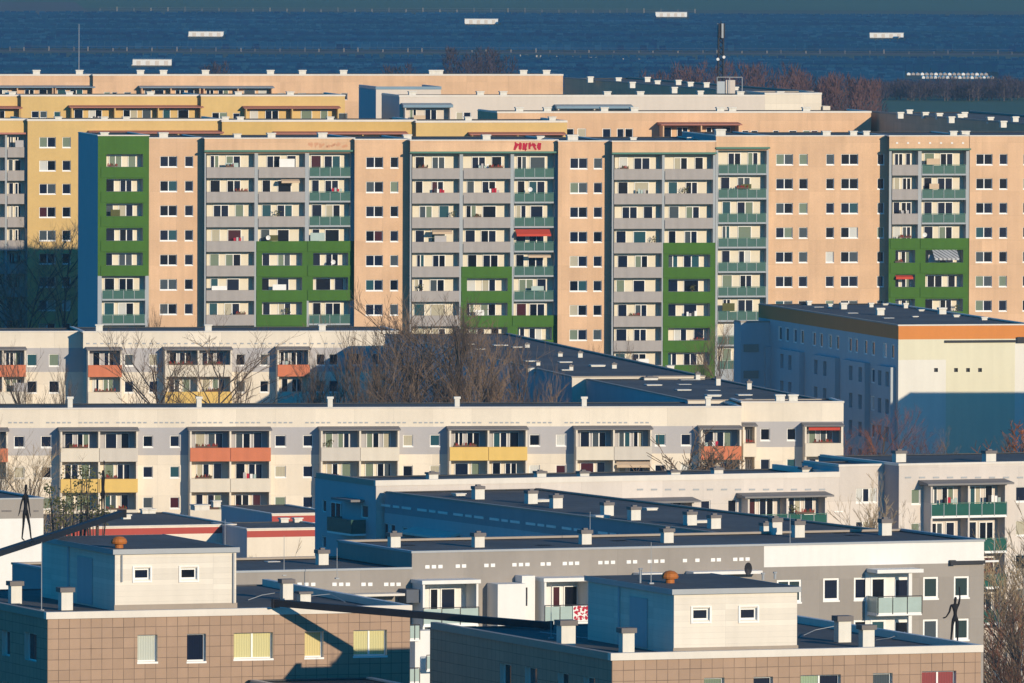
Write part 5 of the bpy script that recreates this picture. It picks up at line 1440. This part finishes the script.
for px, top, Y, lb, kd in ((1027, 428, 1030, 'bright orange bush at the right edge above the green balconies', 'shrub1'), (1038, 420, 1032, 'orange bush cut by the right edge', 'shrub2')):
    tree(kd, px, top, Y, lb, 'orange_bush', 'bush', 'orange bushes', twig_orange, zb=2, wide=.8)
gD = 'pale twiggy trees by the cream slab'
tree('lime3', 8, 405, 1045, 'pale twiggy tree before the left red balcony', group=gD, mat=twig_pale, wide=.8)
tree('lime1', 38, 440, 1040, 'pale twiggy tree before the small windows at far left', group=gD, mat=twig_pale, wide=1.0)
tree('lime4', 22, 462, 1035, 'lowest pale twiggy tree above the pale hall roof', group=gD, mat=twig_pale, wide=1.0)
gE = 'pale birches at the pale blocks'
tree('birch1', 862, 470, 955, 'pale birch before the triple window of the pale slab', group=gE, mat=twig_pale, wide=.7)
tree('birch2', 876, 492, 950, 'smaller pale birch left of the shaded step', group=gE, mat=twig_pale, wide=.7)
tree('birch1', 905, 500, 945, 'thin birch before the shaded step of the green balcony block', group=gE, mat=twig_pale, wide=.5)
gF = 'tangle of bare trees at the lower right edge'
for px, top, Y, kd, m, w in ((994, 560, 842, 'birch1', None, .8), (1006, 540, 850, 'birch2', twig_pale, .8), (1015, 515, 860, 'birch1', twig_pale, .9), (1025, 500, 865, 'birch2', twig_pale, .9), (1012, 575, 835, 'lime1', None, .7), (998, 590, 835, 'lime3', twig_red, .7), (1026, 560, 835, 'lime4', twig_red, .9), (1006, 605, 825, 'lime2', twig_red, .8), (1020, 600, 822, 'birch1', None, .9), (1032, 590, 825, 'lime1', None, .8)):
    tree(kd, px, top, Y, 'bare tree in the tangle at the lower right edge', group=gF, mat=m, wide=w)
tree('birch2', 286, 535, 835, 'small pale birch before the red striped pavilion', group=gE, mat=twig_pale, wide=.7)
# evergreen shrub in front of the yellow balcony
def evergreen(px, py, Y, w, h, label, zb, n=1500, seed=5):
    r = random.Random(seed); x, zt = at_y(px, py, Y); root = tag(empty('evergreen_bush', (x, Y, zb)), label, 'bush'); q = MB(); H = zt - zb
    blobs = [(r.uniform(-w * .8, w * .8), r.uniform(-1, 1), H * r.uniform(.55, .95), r.uniform(.5, 1.1)) for _ in range(16)]
    for _ in range(n):
        bx, by, bz, br = r.choice(blobs); d = Vector((r.gauss(0, 1), r.gauss(0, 1), r.gauss(0, .6))).normalized() * br * r.uniform(.4, 1.05); p = Vector((bx, by, bz)) + d; s = r.uniform(.07, .16)
        a = Vector((r.gauss(0, 1), r.gauss(0, 1), r.gauss(0, 1))).normalized() * s; c = a.orthogonal().normalized() * s * .7
        q.quad([p - a, p + c, p + a, p - c], leaf)
    q.build('foliage', root); q = MB()
    for bx, by, bz, br in blobs: q.tube((bx * .2, by * .2, 0), (bx, by, bz), .09, .03, bark, 5)
    q.build('trunk', root)
evergreen(78, 464, 1030, 1.4, 4, 'dark green shrub before the left yellow balcony', 0, 420, 5)
evergreen(96, 462, 1028, 1.3, 4, 'dark green shrub right in front of the yellow balcony centre', 0, 380, 8)
evergreen(62, 478, 1025, 1.4, 4, 'low dark shrub above the pale hall, left of the yellow balcony', 0, 450, 9)
# far woods: reads as one mass of bare crowns
def wood(name, label, spec, m, n, seed):
    r = random.Random(seed); q = MB()
    for (p0, p1, ytop, Y, dep) in spec:
        k = 0
        crowns = []
        for _ in range(max(4, int((p1 - p0) / 4.5))):
            px = r.uniform(p0, p1); yy = Y + r.uniform(0, dep); x, zt = at_y(px, ytop + r.uniform(0, 9), yy); crowns.append((x, yy, zt))
        for x, yy, zt in crowns:
            rad = r.uniform(2.6, 5.0); hh = zt + 3
            q.tube((x, yy, -3), (x, yy, zt - hh * .2), .22, .08, bark, 4, False)
            for _ in range(n):
                t = r.uniform(.12, 1) ; a = r.uniform(0, 6.28); rr = rad * math.sin(min(1, (1.08 - t) * 1.7) * 1.57) * math.sqrt(r.random())
                p = Vector((x + rr * math.cos(a), yy + rr * math.sin(a), -3 + hh * t)); d = Vector((math.cos(a) * .5, math.sin(a) * .5, r.uniform(.4, 1.2))).normalized() * r.uniform(.7, 1.7)
                s = Vector((math.sin(a), -math.cos(a), 0)) * .10
                q.quad([p - s, p + s, p + d], m)
    return tag(q.build(name), label, 'wood', kind='stuff')
twig_far = surf('plum_brown_far_twig', (.115, .060, .055), rough=.95, var=.3, streak=.0, scale=.05, fine=.3)
twig_far2 = surf('dark_plum_far_twig', (.055, .040, .050), rough=.95, var=.3, streak=.0, scale=.05, fine=.3)
wood('far_wood', 'plum brown bare wood behind the radio mast', [(676, 722, 63, 2450, 60), (724, 800, 64, 2400, 60), (760, 850, 72, 2250, 80), (790, 880, 80, 2150, 60), (640, 690, 72, 2500, 30), (690, 880, 78, 2180, 60)], twig_far, 330, 3)
wood('far_wood', 'dark bare copse at the edge of the solar field in the middle', [(438, 500, 47, 2700, 40), (455, 520, 56, 2650, 40), (385, 415, 64, 2650, 20), (205, 235, 60, 2700, 20)], twig_far2, 300, 4)
wood('far_hedge', 'dark hedge strip between solar field and green meadow at right', [(880, 1040, 77, 3215, 50), (860, 1040, 80, 3190, 30), (870, 1040, 80, 3160, 20)], twig_far2, 150, 6)

# ------------------------------------------------------------------ air
q = MB(); q.box(-6000, 6000, -60, 14000, -4.0, 72.0, earth)
hz = q.build('haze'); tag(hz, 'thin blue winter haze over the plain', 'haze', kind='stuff')
hm = bpy.data.materials.new('thin_air'); hm.use_nodes = True
nt = hm.node_tree; nt.nodes.remove(nt.nodes['Principled BSDF'])
pv = nt.nodes.new('ShaderNodeVolumePrincipled'); pv.inputs['Color'].default_value = (.36, .70, 1.0, 1); pv.inputs['Density'].default_value = 4.0e-5; pv.inputs['Anisotropy'].default_value = 0.0
nt.links.new(pv.outputs[0], nt.nodes['Material Output'].inputs['Volume'])
hz.data.materials.clear(); hz.data.materials.append(hm)
scene.cycles.volume_bounces = 0
